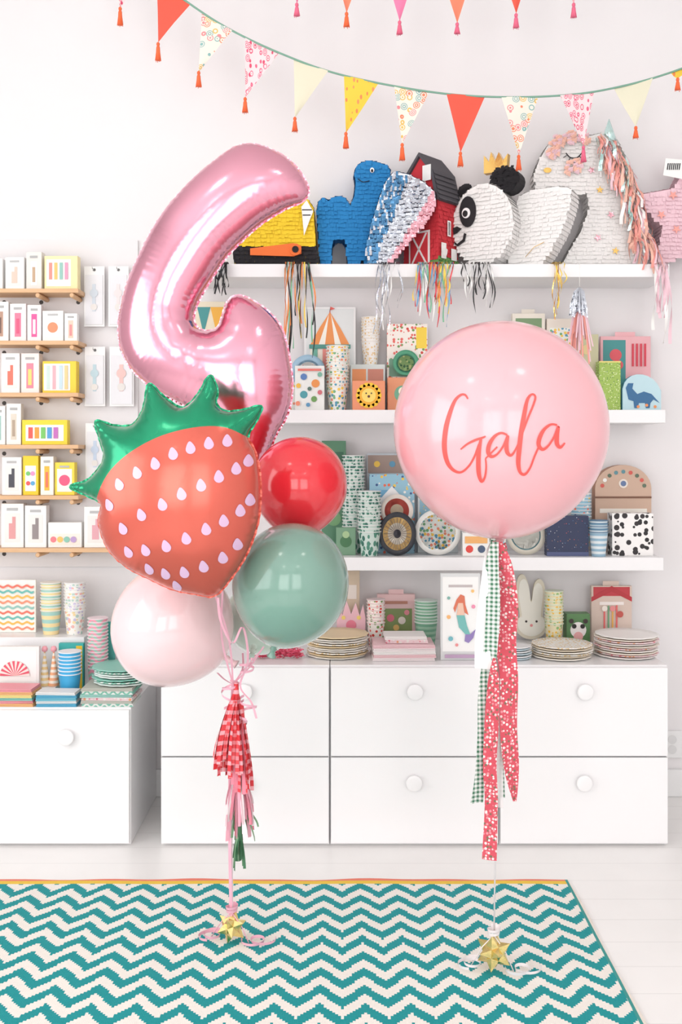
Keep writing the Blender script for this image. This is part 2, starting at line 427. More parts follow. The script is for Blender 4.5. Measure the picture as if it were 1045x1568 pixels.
for r,its in rows:
    for it in its:
        pack('boxed_party_candles',it[0],it[1],it[2],prow[r]+.0005,3.925+U(0,.012),it[3],it[4],d=.04,yaw=U(-4,4))
def hang(x0,x1,y0,y1,c):
    Y=4.0; w=WX(x1,Y)-WX(x0,Y); h=WZ(y0,Y)-WZ(y1,Y); b=MB()
    b.box(-w/2,w/2,0,.003,0,h,C(250,250,250))
    b.box(-w/2+.006,w/2-.006,-.006,0,.008,h-.035,C(236,236,240,.15))
    b.box(-w*.08,w*.08,-.008,-.006,h*.25,h*.7,C(*c)); b.disc(0,h*.55,w*.2,-.0085,C(*c)); b.disc(0,h*.32,w*.16,-.0085,C(230,226,222))
    b.disc(0,h-.014,.006,-.0005,C(120,120,120),12)
    b.tube([(0,.026,h-.014),(0,-.03,h-.014),(0,-.034,h-.008)],.0018,C(190,190,190,.3,1))
    b.build('hanging_candle_pack',((WX(x0,Y)+WX(x1,Y))/2,Y,WZ(y1,Y)))
for a in [(129,160,408,500,(210,220,230)),(166,197,408,500,(240,225,225)),(130,161,531,622,(190,215,225)),(168,205,531,622,(240,200,195)),(131,161,648,738,(200,215,235)),(172,205,650,740,(235,215,215))]: hang(*a)

# ---- shelf 2
z=S2+.0005
pack('bunting_box',300,345,462,z,3.95,(235,225,200),[('p',[(.05,.95),(.5,.95),(.27,.7)],(70,150,150)),('p',[(.5,.95),(.95,.95),(.72,.7)],(240,180,70)),('p',[(.05,.65),(.5,.65),(.27,.4)],(230,110,80)),('p',[(.5,.65),(.95,.65),(.72,.4)],(90,140,160))],d=.03)
tb=[('r',.04,.2,.96,.98,(226,230,230)),('r',.12,.3,.88,.62,(250,240,225)),('p',[(.1,.62),(.9,.62),(.7,.8),(.5,.95),(.3,.8)],(240,150,80)),('p',[(.27,.62),(.40,.62),(.48,.93)],(250,246,236)),('p',[(.60,.62),(.73,.62),(.52,.93)],(250,246,236)),('r',.16,.32,.26,.6,(110,180,160)),('r',.36,.32,.46,.6,(240,150,140)),('r',.56,.32,.66,.6,(110,180,160)),('r',.74,.32,.84,.6,(240,150,140)),('r',.1,.6,.9,.64,(80,150,140)),('p',[(.49,.94),(.51,.94),(.51,1.0),(.6,.98),(.51,.965)],(225,90,80))]
pack('circus_tent_card',466,545,470,z,3.985,(240,240,240),tb,d=.01)
pack('gift_box',537,590,558,z,3.93,(215,225,222),[('r',.05,.1,.45,.9,(235,150,90)),('r',.5,.1,.95,.9,(200,130,110))],d=.09)
cups('paper_cup_stack',553,583,484,WZ(558,3.93)+.001,3.94,P_gold,(250,246,240))
pack('fruit_print_napkins',593,655,496,z,3.96,P_straw,[('r',.72,.72,.98,.96,(250,215,70)),('r',.05,.4,.5,.6,(120,165,140))],d=.02)
pack('dinosaur_plates_box',452,497,560,z,3.83,(238,240,236),[('c',.3,.35,.13,(80,160,170)),('c',.7,.6,.14,(235,150,80)),('c',.65,.25,.10,(110,160,90)),('c',.3,.75,.11,(90,130,190)),('c',.12,.55,.08,(240,190,80)),('c',.85,.4,.08,(210,110,120)),('c',.5,.48,.07,(90,120,110)),('c',.85,.8,.08,(120,180,160)),('c',.1,.15,.08,(240,150,120)),('c',.45,.12,.07,(90,150,190)),('r',.1,.88,.9,.93,(230,120,110))],d=.05)
pack('animal_print_bag',440,468,585,z,3.90,P_tropic,d=.03)
b,rr=uplate(27,3.93,(160,200,225),[(170,205,228),(.6,P_dots),(.3,(240,240,240))])
b.build('paper_plate_upright',(WX(472,3.93),3.945,WZ(570,3.93)),)
cups('paper_cup_stack',499,535,528,z,3.84,P_tropic,(250,246,238))
bx=MB(); Y=3.82; w=WX(590,Y)-WX(540,Y); h=WZ(583,Y)-z
bx.box(-w/2,w/2,0,.04,0,h,C(236,150,110))
for k in range(14):
    t=2*math.pi*k/14; bx.disc(.036*math.cos(t),h*.5+.036*math.sin(t),.014,-.001,C(250,200,40),12)
bx.disc(0,h*.5,.036,-.002,C(245,180,40)); bx.disc(0,h*.5,.027,-.003,C(252,220,110))
bx.disc(-.01,h*.5+.008,.003,-.004,C(40,30,30)); bx.disc(.01,h*.5+.008,.003,-.004,C(40,30,30)); bx.disc(0,h*.5-.004,.005,-.004,C(90,50,40))
bx.build('lion_plates_box',(WX(565,Y),Y,z),bevel=.001)
pack('animal_napkins',594,640,578,z,3.85,(226,150,110),[('c',.5,.5,.28,(110,170,140)),('c',.5,.58,.14,(250,240,220))],d=.05)
b,rr=uplate(20,3.92,(70,150,120),[(80,160,125),(.6,P_green)])
b.build('paper_plate_upright',(WX(622,3.92),3.93,WZ(556,3.92)))
pack('balloon_garland_kit',642,690,560,z,3.90,P_pastel,d=.04)
pack('party_bag_pack',785,835,480,z,3.95,(235,228,215),[('r',.1,.7,.9,.95,(120,150,110))],d=.03,tab=True)
pack('party_bag_pack',838,880,488,z,3.95,(236,226,214),[('r',.1,.1,.9,.9,P_tropic)],d=.03)
pack('botanical_napkins',880,917,512,z,3.92,(200,196,160),[('c',.5,.2,.3,(200,120,90)),('c',.5,.5,.25,(90,120,80)),('c',.5,.8,.2,(225,205,150))],d=.03)
pack('cake_card_pack',920,997,515,z,3.98,(240,184,190),[('r',.05,.05,.5,.95,(70,150,150)),('c',.3,.75,.12,(225,90,100)),('c',.36,.62,.09,(225,90,100)),('c',.18,.3,.08,(240,170,160)),('c',.34,.3,.07,(130,190,170)),('r',.62,.6,.66,.9,(215,60,80)),('r',.7,.6,.74,.9,(215,60,80)),('r',.78,.6,.82,.9,(215,60,80)),('r',.86,.6,.9,.9,(215,60,80)),('p',[(.66,.2),(.95,.2),(.9,.42),(.72,.42)],(225,110,130)),('c',.81,.46,.05,(215,60,80))],d=.015,tab=True)
pack('dotted_napkins',918,951,553,z,3.85,pat_conf('print_lime',(160,190,90),[(235,240,200),(90,130,60)],160,.35),[('r',0,.97,1,1,(235,220,130))],d=.05)
bx=MB(); Y=3.84; x0,x1=WX(954,Y),WX(1013,Y); w=x1-x0; h=WZ(573,Y)-z
arch=[(-w/2,0),(w/2,0),(w/2,h*.55)]+[(w/2*math.cos(t)*.98-.01*(math.sin(t)),h*.5+h*.5*math.sin(t)) for t in np.linspace(.2,math.pi-.25,10)]+[(-w/2,h*.6)]
bx.prism(arch,0,.03,C(190,220,228),C(90,160,190))
dino=[(-.35,.3),(-.42,.62),(-.36,.75),(-.22,.75),(-.25,.6),(-.12,.45),(.05,.52),(.25,.45),(.46,.2),(.3,.3),(.22,.2),(.2,.06),(.1,.06),(.08,.2),(-.08,.2),(-.1,.06),(-.2,.06),(-.22,.25)]
bx.poly([(p[0]*w,p[1]*h) for p in dino],-.001,C(50,105,150))
for p in [(-.1,.1),(.12,.14),(.34,.1)]: bx.disc(p[0]*w,p[1]*h,.006,-.002,C(240,150,90),10)
bx.build('dinosaur_napkins',((x0+x1)/2,Y,z),bevel=.001)

# ---- shelf 3
z=S3+.0005
pack('jungle_napkins',493,530,675,z,3.985,(90,140,110),[('r',.1,.6,.9,.9,(60,110,85)),('c',.5,.3,.3,(120,170,120))],d=.02)
cups('paper_cup_stack',524,560,697,z,3.90,P_teal,(240,240,238))
pack('rocket_party_box',562,640,694,z,3.985,(190,198,205),[('r',.02,.8,.98,.98,(160,140,130)),('c',.2,.89,.06,(240,200,80)),('c',.5,.89,.06,(90,150,180)),('c',.8,.89,.06,(225,100,90)),('r',.05,.4,.95,.78,(235,238,240)),('c',.8,.6,.08,(235,110,80))],d=.02)
pack('vehicle_print_box',566,635,726,z,3.93,P_blue,[('r',.05,.5,.5,.8,(110,170,205)),('p',[(.1,.6),(.5,.85),(.9,.6)],(245,245,245)),('r',.1,.42,.9,.48,(225,90,70))],d=.02)
pack('road_print_box',640,702,752,z,3.95,(214,222,224),[('r',.05,.1,.95,.9,P_blue)],d=.03)
pack('jungle_party_bag',515,545,808,z,3.86,(120,160,130),[('c',.5,.5,.3,(70,120,80)),('c',.5,.75,.18,(170,200,150))],d=.03)
b,rr=uplate(25,3.9,(225,80,70),[(235,225,215),(.75,(205,80,65)),(.4,(240,220,190))]); b.build('paper_plate_upright',(WX(608,3.9),3.9,WZ(782,3.9)))
cups('paper_cup_stack',548,585,752,z,3.80,P_teal,(235,238,235))
Y=3.83; b,rr=uplate(29,Y,(240,225,190),[(40,44,52),(.86,(247,240,220)),(.76,(228,190,120)),(.5,(247,240,225)),(.2,(60,60,70))])
M=Matrix.Rotation(math.pi/2-.1,4,'X')
for k in range(24):
    t=2*math.pi*k/24
    p=[(rr*.2*math.cos(t-.05),rr*.2*math.sin(t-.05),.0125),(rr*.72*math.cos(t-.02),rr*.72*math.sin(t-.02),.0125),(rr*.72*math.cos(t+.02),rr*.72*math.sin(t+.02),.0125),(rr*.2*math.cos(t+.05),rr*.2*math.sin(t+.05),.0125)]
    b.add(p,[(0,1,2,3)],C(110,90,80),M=M)
ro=b.build('compass_party_plate',(WX(609,Y),Y+.02,z+rr*1.15)); ro.scale=(1,1,1.15)
Y=3.85; b,rr=uplate(35,Y,P_tropic,[(225,225,220),(.88,(190,210,215)),(.84,P_tropic)]); b.build('vehicle_party_plate',(WX(671,Y),Y+.02,z+rr))
pack('racing_napkins',709,750,816,z,3.83,(245,244,240),[('c',.25,.3,.14,(225,70,60)),('c',.7,.3,.14,(70,90,120)),('r',.08,.55,.92,.85,(240,180,110))],d=.06)
pack('racing_napkins',752,775,822,z,3.84,(225,225,215),[('r',.1,.2,.9,.8,P_blue)],d=.06)
Y=3.86; b,rr=uplate(30,Y,P_blue,[(210,205,190),(.86,(110,160,170)),(.7,(235,235,225))]); b.build('vehicle_party_plate',(WX(807,Y),Y+.02,z+rr))
pack('space_napkins_box',838,902,790,z,3.83,P_navy,[('r',0,0,1,.1,(80,90,130))],d=.05)
bx=MB(); Y=3.97; x0,x1=WX(912,Y),WX(998,Y); w=x1-x0; h=WZ(712,Y)-z
arch=[(-w/2,0),(w/2,0)]+[(w/2*math.cos(t),h-w*.42+w*.42*math.sin(t)) for t in np.linspace(0,math.pi,18)]
bx.prism(arch,0,.05,mat('kraft_board',(206,176,156),.7,bump=(80,.1)),C(170,120,90))
for k in range(9):
    t=math.pi*(k+.5)/9; bx.disc(w*.38*math.cos(t),h-w*.42+w*.3*math.sin(t),.008,-.001,C(*random.choice([(90,140,150),(240,240,235),(210,90,80),(90,110,90)])),12)
bx.disc(0,h-w*.33,.018,-.0015,C(236,226,216)); bx.disc(0,h-w*.33,.011,-.0025,C(100,120,160))
bx.box(-w*.42,w*.42,-.002,0,h*.45,h*.5,C(240,235,225)); bx.box(-w*.5,w*.5,-.003,0,h*.62,h*.64,C(120,80,60))
bx.build('advent_craft_box',((x0+x1)/2,Y,z))
cups('paper_cup_stack',878,910,756,z,3.90,P_blue,(235,238,240))
cups('paper_cup_stack',906,936,797,z,3.79,pat_stripe('print_blue_cup',(150,185,205),(225,232,235),.02),(90,130,160))
pack('cow_print_box',938,1001,786,z,3.84,P_cow,d=.07)

# ---- cabinet top
z=TOPZ+.0005
M_tin=mat('pink_tinsel',(232,100,130),.35,.6,bump=(200,.5))
b=MB()
for i in range(900):
    x=U(-.09,.08);y=U(-.03,.03);zz=U(0,.045)*(1-abs(x)/.14)
    a=U(0,6.3);d=Vector((math.cos(a)*.014,math.sin(a)*.014,U(-.006,.008)))
    b.strip([(x,y,zz+.006),(x+d.x,y+d.y,max(.001,zz+.006+d.z))],[(0,.001,.0012)]*2,M_tin)
b.build('pink_tinsel_garland',(WX(428,3.66),3.66,z))
plates('paper_plate_stack',469,565,977,z,3.60,[(252,249,242),(240,218,178),P_gold,(252,246,238)],.02)
napkins('napkin_stack',571,667,988,z,3.60,[(250,240,240),(244,205,210),(250,246,244)],.16)
napkins('napkin_stack',590,655,975,WZ(988,3.60)+.001,3.63,[P_pink,(250,246,244)],.12)
bx=MB(); Y=3.9; w=WX(560,Y)-WX(516,Y); h=WZ(920,Y)-z
pts=[(-.5,0),(.5,0),(.5,.62),(.42,.9),(.3,.66),(.16,.95),(0,.7),(-.16,1),(-.3,.68),(-.44,.9),(-.5,.6)]
bx.prism([(p[0]*w,p[1]*h) for p in pts],0,.03,C(244,196,205),C(250,240,240)); bx.disc(0,h*.45,.02,-.001,C(235,130,150)); bx.disc(-.03,h*.62,.008,-.001,C(250,220,120)); bx.disc(.03,h*.62,.008,-.001,C(250,220,120))
bx.build('crown_napkins',(WX(538,Y),Y,z))
pack('kraft_card',528,551,874,z,3.98,(225,205,180),[('r',.2,.6,.8,.8,(250,240,230))],d=.01)
cups('paper_cup_stack',562,591,919,z,3.84,P_straw,(248,226,226))
pack('fairy_garden_box',578,636,910,z,3.97,(243,205,205),[('r',.08,.1,.92,.7,(140,160,100)),('c',.35,.5,.10,(235,120,140)),('c',.65,.45,.10,(250,240,230)),('c',.5,.3,.08,(240,200,120)),('c',.78,.62,.07,(240,150,160)),('r',.2,.8,.8,.86,(190,130,110))],d=.03,tab=True)
cups('paper_cup_stack',636,673,921,z,3.84,pat_stripe('print_green_star',(120,175,145),(160,200,175),.02),(225,238,230))
pack('mermaid_card_set',675,736,878,z,3.62,(222,224,224),[('r',.05,.1,.95,.96,(250,250,248)),('r',.2,.84,.8,.87,(200,190,190)),('c',.5,.70,.075,(240,190,165)),('p',[(.5,.76),(.6,.74),(.62,.64),(.7,.52),(.6,.55),(.56,.66),(.44,.66),(.36,.55),(.32,.6),(.4,.7)],(225,120,90)),('p',[(.44,.66),(.56,.66),(.6,.52),(.4,.52)],(243,200,178)),('p',[(.4,.52),(.6,.52),(.66,.4),(.74,.3),(.62,.3),(.46,.38)],(120,190,185)),('p',[(.62,.3),(.74,.3),(.88,.36),(.82,.26),(.7,.2),(.6,.22)],(150,130,190)),('c',.2,.5,.05,(250,190,120)),('c',.82,.62,.05,(240,150,180)),('c',.25,.25,.06,(120,190,200)),('c',.2,.72,.04,(130,180,170)),('c',.8,.8,.04,(250,200,120)),('c',.4,.18,.04,(240,150,150)),('r',.1,.03,.9,.07,(190,160,190))],d=.015)
pack('party_game_box',738,764,990,z,3.64,(240,236,230),[('r',.1,.2,.9,.8,P_pastel)],d=.12)
b=MB(); Y=3.98
head=[(.056*math.cos(t),.056+.05*math.sin(t)) for t in np.linspace(-math.pi*1.25,math.pi*.25,22)]
out=head+[(.048,.17),(.044,.205),(.028,.22),(.010,.20),(0,.14),(-.010,.20),(-.026,.235),(-.046,.225),(-.052,.17)]
out=[tuple(p) for p in cr(out,3,True)]
b.prism(out,0,.012,C(232,224,204),C(210,198,172)); b.prism([(p[0]*.84,.012+p[1]*.88) for p in out],-.002,0,C(250,247,236))
b.disc(-.018,.07,.004,-.003,C(60,50,50)); b.disc(.018,.07,.004,-.003,C(60,50,50)); b.disc(0,.056,.005,-.003,C(235,150,150))
bo=b.build('bunny_shaped_plates',(WX(814,Y),Y,z)); bo.scale=(1.15,1,1.13)
cups('paper_cup_stack',837,867,906,z,3.82,pat_conf('print_chick',(235,226,190),[(240,190,60),(150,190,120)],70,.4),(228,236,214))
pack('farm_cow_box',868,904,940,z,3.88,(90,135,85),[('c',.5,.5,.34,(245,240,238)),('c',.5,.3,.2,(240,180,180)),('c',.32,.62,.1,(40,35,35)),('c',.68,.62,.1,(40,35,35)),('c',.2,.78,.1,(60,45,45)),('c',.8,.78,.1,(60,45,45))],d=.06)
pack('farmyard_straws_pack',906,968,897,z,3.96,(224,203,190),[('r',.05,.82,.95,.98,(200,60,70)),('p',[(.0,.8),(.5,1.0),(1,.8),(1,.72),(.5,.9),(0,.72)],(190,50,60)),('r',.2,.66,.8,.72,(250,240,235)),('r',.3,.1,.34,.6,(235,110,110)),('r',.4,.1,.44,.65,(120,170,130)),('r',.5,.1,.54,.62,(240,180,90)),('r',.6,.1,.64,.66,(235,110,110)),('c',.32,.6,.07,(250,240,230)),('c',.52,.6,.07,(240,150,150)),('c',.7,.5,.08,(200,90,80))],d=.02,tab=True)
plates('paper_plate_stack',823,918,993,z,3.58,[(252,248,240),(240,226,204),P_gold],.015)
plates('paper_plate_stack',924,1022,978,z,3.60,[(252,249,245),P_pink,(246,236,224)],.015)
plates('paper_plate_stack',770,818,992,z,3.6,[(210,230,238),(245,245,245)],.02)

# ---- low cabinet top
z=LZ+.0005
RZ=WZ(976,3.8)
b=MB(); b.box(WX(-40,3.8),WX(129,3.8),3.8,4.0,0,RZ-LZ,M_lacq); b.build('display_riser',(0,0,z),bevel=.002)
zig=[]
cols_=[(240,150,120),(250,190,90),(110,190,180),(235,120,100),(150,200,190)]
for q in range(9):
    y0_=.06+q*.1; pts=[]
    for i in range(25):
        u=i/24; pts.append((.04+u*.92,y0_+.020*math.sin(i*math.pi/3)))
    zig.append(('p',pts+[(p[0],p[1]+.04) for p in pts[::-1]],cols_[q%5]))
pack('wave_print_card',-8,55,888,RZ+.001,3.9,(251,248,240),zig,d=.01)
cups('paper_cup_stack',57,90,893,RZ+.001,3.83,pat_stripe('print_yellow_cup',(248,226,170),(170,215,205),.03),(250,246,236))
cups('paper_cup_stack',93,127,893,RZ+.001,3.83,P_pastel,(246,246,246))
cups('paper_cup_stack',130,162,948,z,3.72,pat_stripe('print_pink_waves',(244,160,180),(160,210,190),.024,wave=120),(250,230,235))
pack('teal_bag_pack',140,176,952,z,3.82,(90,190,180),[('r',.1,.1,.5,.9,(130,210,190))],d=.01)
pack('fan_decoration_pack',-6,60,990,z,3.68,(246,240,238),[('r',.06,.06,.94,.92,(252,248,246))],d=.02)
b=MB()
for k in range(18):
    a0=math.pi*k/18; a1=math.pi*(k+1)/18
    b.add([(0,0,0),(.055*math.cos(a0),-.001,.055*math.sin(a0)),(.055*math.cos(a1),-.001,.055*math.sin(a1))],[(0,1,2)],C(230,90,110) if k%2 else C(250,230,225))
b.build('paper_fan',(WX(22,3.67),3.675,z+.08))
for (x,c1,c2) in [(66,(240,210,150),(245,240,230)),(80,(245,175,130),(250,235,220))]:
    b=MB(); b.lathe([(.020,0),(.002,.13),(0,.131)],pat_stripe('hat_print',c1,c2,.02,2,.5),seg=24); b.lathe([(.0,.122),(.01,.128),(.012,.136),(.008,.145),(0,.147)],C(245,170,180),seg=10)
    b.build('party_hat',(WX(x,3.7),3.72,z+.035))
b=MB(); b.box(-.05,.03,-.03,.05,0,.034,C(246,246,246)); b.build('napkin_pack',(WX(74,3.7),3.70,z),bevel=.002)
cups('paper_cup_stack',84,120,1000,z,3.62,(70,175,225),(245,245,250))
pack('teal_yellow_gift_bag',90,128,985,z,3.76,(60,180,175),[('r',.7,.05,.95,.95,(245,205,60))],d=.02)
plates('paper_plate_stack',132,224,1028,WZ(1054,3.54)+.001,3.54,[(235,246,242),P_gstripe,(150,210,195),(248,250,248)],.02)
napkins('napkin_stack',124,203,1054,z,3.54,[P_gstripe,(200,200,190),P_pink,(160,210,200)],.15)
napkins('napkin_stack',54,116,1060,z,3.54,[(90,180,215),(240,240,240),(120,200,220)],.07)
napkins('napkin_stack',-30,50,1055,z,3.54,[(245,190,130),(244,160,170),(140,205,195),(250,228,150)],.1)

# ---------------------------------------------------------------- pinatas
def pinata(name,outl,Y,thick,base,region=None,rot=0,z0=None,decals=(),fl=(.0125,.019),row=.016,tilt=(.002,.008),extra=None,smoothn=0,M_side=None):
    z0=S1+.001 if z0 is None else z0
    Yf=Y-thick/2
    if smoothn: outl=[tuple(p) for p in cr(outl,smoothn,True)]
    px=[p[0] for p in outl]; cx=(min(px)+max(px))/2; c=math.cos(rot)
    T=lambda p:((WX(p[0],Yf)-WX(cx,Yf))/c, max(.001,WZ(p[1],Yf)-z0))
    inv=lambda x,zz:(CX+(x*c+WX(cx,Yf))*F/Yf, HY+(H-(zz+z0))*F/Yf)
    pl=[T(p) for p in outl]
    b=MB(); b.prism(pl,-thick/2,thick/2,base,M_side or base)
    X=[p[0] for p in pl]; Z=[p[1] for p in pl]
    zz=max(Z)
    w,hh=fl
    while zz>min(Z)+.004:
        x=min(X)+U(0,w)
        while x<max(X):
            if inside([(x,zz-.003)],pl)[0]:
                q=inv(x,zz-hh*.5); m=region(*q) if region else base
                if m:
                    t=U(*tilt); y=-thick/2-.0008; lo=max(.0005,zz-hh*U(.9,1.15)); sx=U(-.002,.002)
                    b.add([(x-w/2,y,zz),(x+w/2,y,zz),(x+w/2+sx,y-t,lo),(x-w/2+sx,y-t,lo)],[(0,3,2,1)],m)
            x+=w*.93
        zz-=row
    per=resample(pl,row)
    n=len(per)
    for i in range(n):
        p=Vector(per[i]); q=Vector(per[(i+1)%n]); d=(q-p)
        if d.length<1e-6: continue
        d.normalize()
        if d.y>0: p,q,d=q,p,-d
        nrm=Vector((d.y,-d.x))
        if inside([tuple(p+nrm*.004)],pl)[0]: nrm=-nrm
        y=-thick/2
        if max(p.y,q.y)<.004: continue
        while y<thick/2-.004:
            t=U(*tilt)*.5+.0015; e=p+d*hh*.8+nrm*t; s0=p+nrm*.0008
            q2=inv(*p); m=(M_side or (region(*q2) if region else base)) or base
            if e.y>.0005: b.add([(s0.x,y,s0.y),(s0.x,y+w,s0.y),(e.x,y+w,e.y),(e.x,y,e.y)],[(0,1,2,3)],m)
            y+=w*.97
    if extra: extra(b,T,-thick/2)
    return b.build(name,(WX(cx,Yf),Y,z0),(0,0,rot))
def ell(cx,cy,rx,ry=None,n=18,a0=0):
    ry=ry or rx
    return [(cx+rx*math.cos(2*math.pi*i/n+a0),cy+ry*math.sin(2*math.pi*i/n+a0)) for i in range(n)]
crepe=dict(rough=.85,bump=(150,.2,.002))
K_yel=mat('crepe_yellow',(246,210,50),**crepe); K_blk=mat('crepe_black',(36,34,38),**crepe); K_or=mat('crepe_orange',(240,120,60),**crepe)
K_blu=mat('crepe_blue',(38,132,196),**crepe); K_wht=mat('crepe_white',(248,246,244),**crepe); K_red=mat('crepe_red',(212,56,66),**crepe)
K_pnk=mat('crepe_pink',(242,206,216),**crepe); K_gry=mat('crepe_charcoal',(84,82,88),**crepe); K_pch=mat('crepe_peach',(250,200,182),**crepe)
K_grn=mat('crepe_green',(110,160,90),**crepe)
F_blu=mat('foil_blue',(92,146,190),.25,.85,bump=(60,.8,.006)); F_sil=mat('foil_silver',(205,210,220),.18,1,bump=(60,.8,.006)); F_pk=mat('foil_rose',(236,176,188),.22,.9,bump=(60,.8,.006))
F_iri=mat('foil_iridescent',(205,235,232),.15,.7,bump=(40,.4,.004)); F_gold=mat('foil_gold',(232,190,110),.2,.9,bump=(60,.25,.003))
tagm=C(246,246,244)
digger=[(360,405),(358,380),(372,372),(376,352),(392,340),(400,325),(458,300),(472,306),(480,318),(484,375),(487,405)]
def dreg(x,y): return K_blk if y>376 else K_yel
def dextra(b,T,y):
    a=[T(p) for p in [(384,382),(450,374),(462,378),(462,390),(450,394),(384,392)]]; b.prism(a,y-.02,y-.012,K_or)
    b.prism([T(p) for p in ell(453,384,9)],y-.026,y-.02,K_or); b.prism([T(p) for p in ell(453,384,5)],y-.03,y-.026,K_blk)
    b.prism([T(p) for p in [(462,318),(470,308),(480,325),(474,340),(466,362)]],y-.013,y-.012,tagm)
    for s in [(463,322,478,326),(464,330,476,334)]:
        b.prism([T(p) for p in [(s[0],s[1]),(s[2],s[1]),(s[2],s[1]+1.5),(s[0],s[1]+1.5)]],y-.0145,y-.0135,K_blk)
pinata('digger_pinata',digger,3.90,.14,K_yel,dreg,extra=dextra)
camel=[(487,342),(486,318),(489,307),(497,303),(503,308),(512,302),(522,300),(530,305),(537,315),(543,300),(545,280),(543,266),(546,255),(554,249),(566,246),(580,249),(594,254),(598,262),(594,280),(588,300),(584,340),(582,405),(558,405),(556,388),(552,405),(533,405),(531,372),(524,362),(514,362),(509,372),(507,405),(491,405),(489,370)]
def cex(b,T,y):
    b.prism([T(p) for p in ell(570,262,3.2,4,14)],y-.013,y-.010,K_wht); b.prism([T(p) for p in ell(570,263,1.8,2.6,12)],y-.014,y-.013,K_blk)
    b.tube([Vector((T(p)[0],y-.012,T(p)[1])) for p in cr([(548,275,0),(556,280,0),(566,278,0)],4)],.0016,K_blk)
pinata('blue_dinosaur_pinata',camel,3.92,.12,K_blu,extra=cex)
shell=[(606,262),(628,268),(650,280),(667,296),(669,312),(655,335),(632,360),(612,384),(597,404),(566,404),(563,380),(572,340),(584,300),(594,276)]
def sreg(x,y):
    if x+.65*(y-300)>660: return F_pk
    if x+.38*(y-270)>626: return F_sil
    return F_blu if R()<.72 else F_sil
pinata('seashell_foil_pinata',shell,3.80,.06,F_sil,sreg,fl=(.009,.028),tilt=(.001,.010),rot=math.radians(-8))
def barn():
    b=MB(); w,d=.16,.13
    prof=[(-w/2,0),(w/2,0),(w/2,.26),(w*.36,.36),(0,.43),(-w*.36,.36),(-w/2,.26)]
    b.prism(prof,-d/2,d/2,K_red)
    rp=[(w/2+.016,.25),(w*.36+.008,.37),(0,.447),(-w*.36-.008,.37),(-w/2-.016,.25),(-w/2,.25),(-w*.36,.36),(0,.432),(w*.36,.36),(w/2,.25)]
    b.prism(rp,-d/2-.012,d/2+.008,K_gry)
    for (x0,z0,x1,z1) in [(w/2+.016,.25,w*.36+.008,.37),(w*.36+.008,.37,0,.447)]:
        for k in range(6):
            t=k/6; x=x0+(x1-x0)*(t+.17); zz=z0+(z1-z0)*(t+.17); y=-d/2-.01
            while y<d/2-.004:
                b.add([(x,y,zz),(x,y+.012,zz),(x+.010,y+.012,zz-.018),(x+.010,y,zz-.018)],[(0,1,2,3)],K_gry); y+=.0125
    zz=.25
    while zz>.02:
        y=-d/2
        while y<d/2-.004:
            t=U(.002,.007); m=K_red if zz>.05 else K_grn
            b.add([(w/2+.001,y,zz),(w/2+.001,y+.012,zz),(w/2+t,y+.012,zz-.019),(w/2+t,y,zz-.019)],[(0,1,2,3)],m); y+=.012
        x=-w/2
        while x<w/2-.004:
            t=U(.002,.007)
            b.add([(x,-d/2-.001,zz),(x+.012,-d/2-.001,zz),(x+.012,-d/2-t,zz-.019),(x,-d/2-t,zz-.019)],[(0,3,2,1)],K_red if zz>.04 else K_grn); x+=.012
        zz-=.016
    y=-d/2-.009
    b.box(-.05,.05,y,y+.003,.004,.14,K_wht); b.box(-.042,.042,y-.001,y,.01,.132,K_red)
    for s in (1,-1):
        b.prism([(-.04*s,.012),(-.032*s,.012),(.04*s,.13),(.032*s,.13)],y-.003,y-.001,K_wht)
    b.box(-.03,.03,y,y+.003,.26,.33,K_wht); b.box(-.022,.022,y-.001,y,.268,.322,K_blk)
    xx=w/2+.009
    for (a,c,e,f,m) in [(-.05,-.02,.03,.09,K_wht),(.015,.05,.03,.075,K_wht),(-.01,.01,.12,.18,K_wht),(-.006,.006,.125,.175,K_blk)]:
        b.box(xx,xx+.002,a,c,e,f,m)
    for yy in (-.045,-.01,.03):
        for k in range(4): b.box(xx,xx+.004,yy+k*.008,yy+k*.008+.004,.004,.02+.008*(k%2),K_grn)
    hen=[(-.015,.02),(-.02,.04),(-.01,.032),(.004,.034),(.008,.05),(.016,.046),(.013,.03),(.006,.018)]
    b.add([(xx+.004,p[0]-.03,p[1]+.02) for p in hen],[tuple(range(8))],K_wht)
    b.box(.02,.06,-d/2-.014,-d/2-.013,.33,.39,tagm)
    b.build('barn_pinata',(WX(660,3.91),3.918,S1+.001),(0,0,math.radians(-42)))
barn()
pout=ell(751,342,43,61,28)
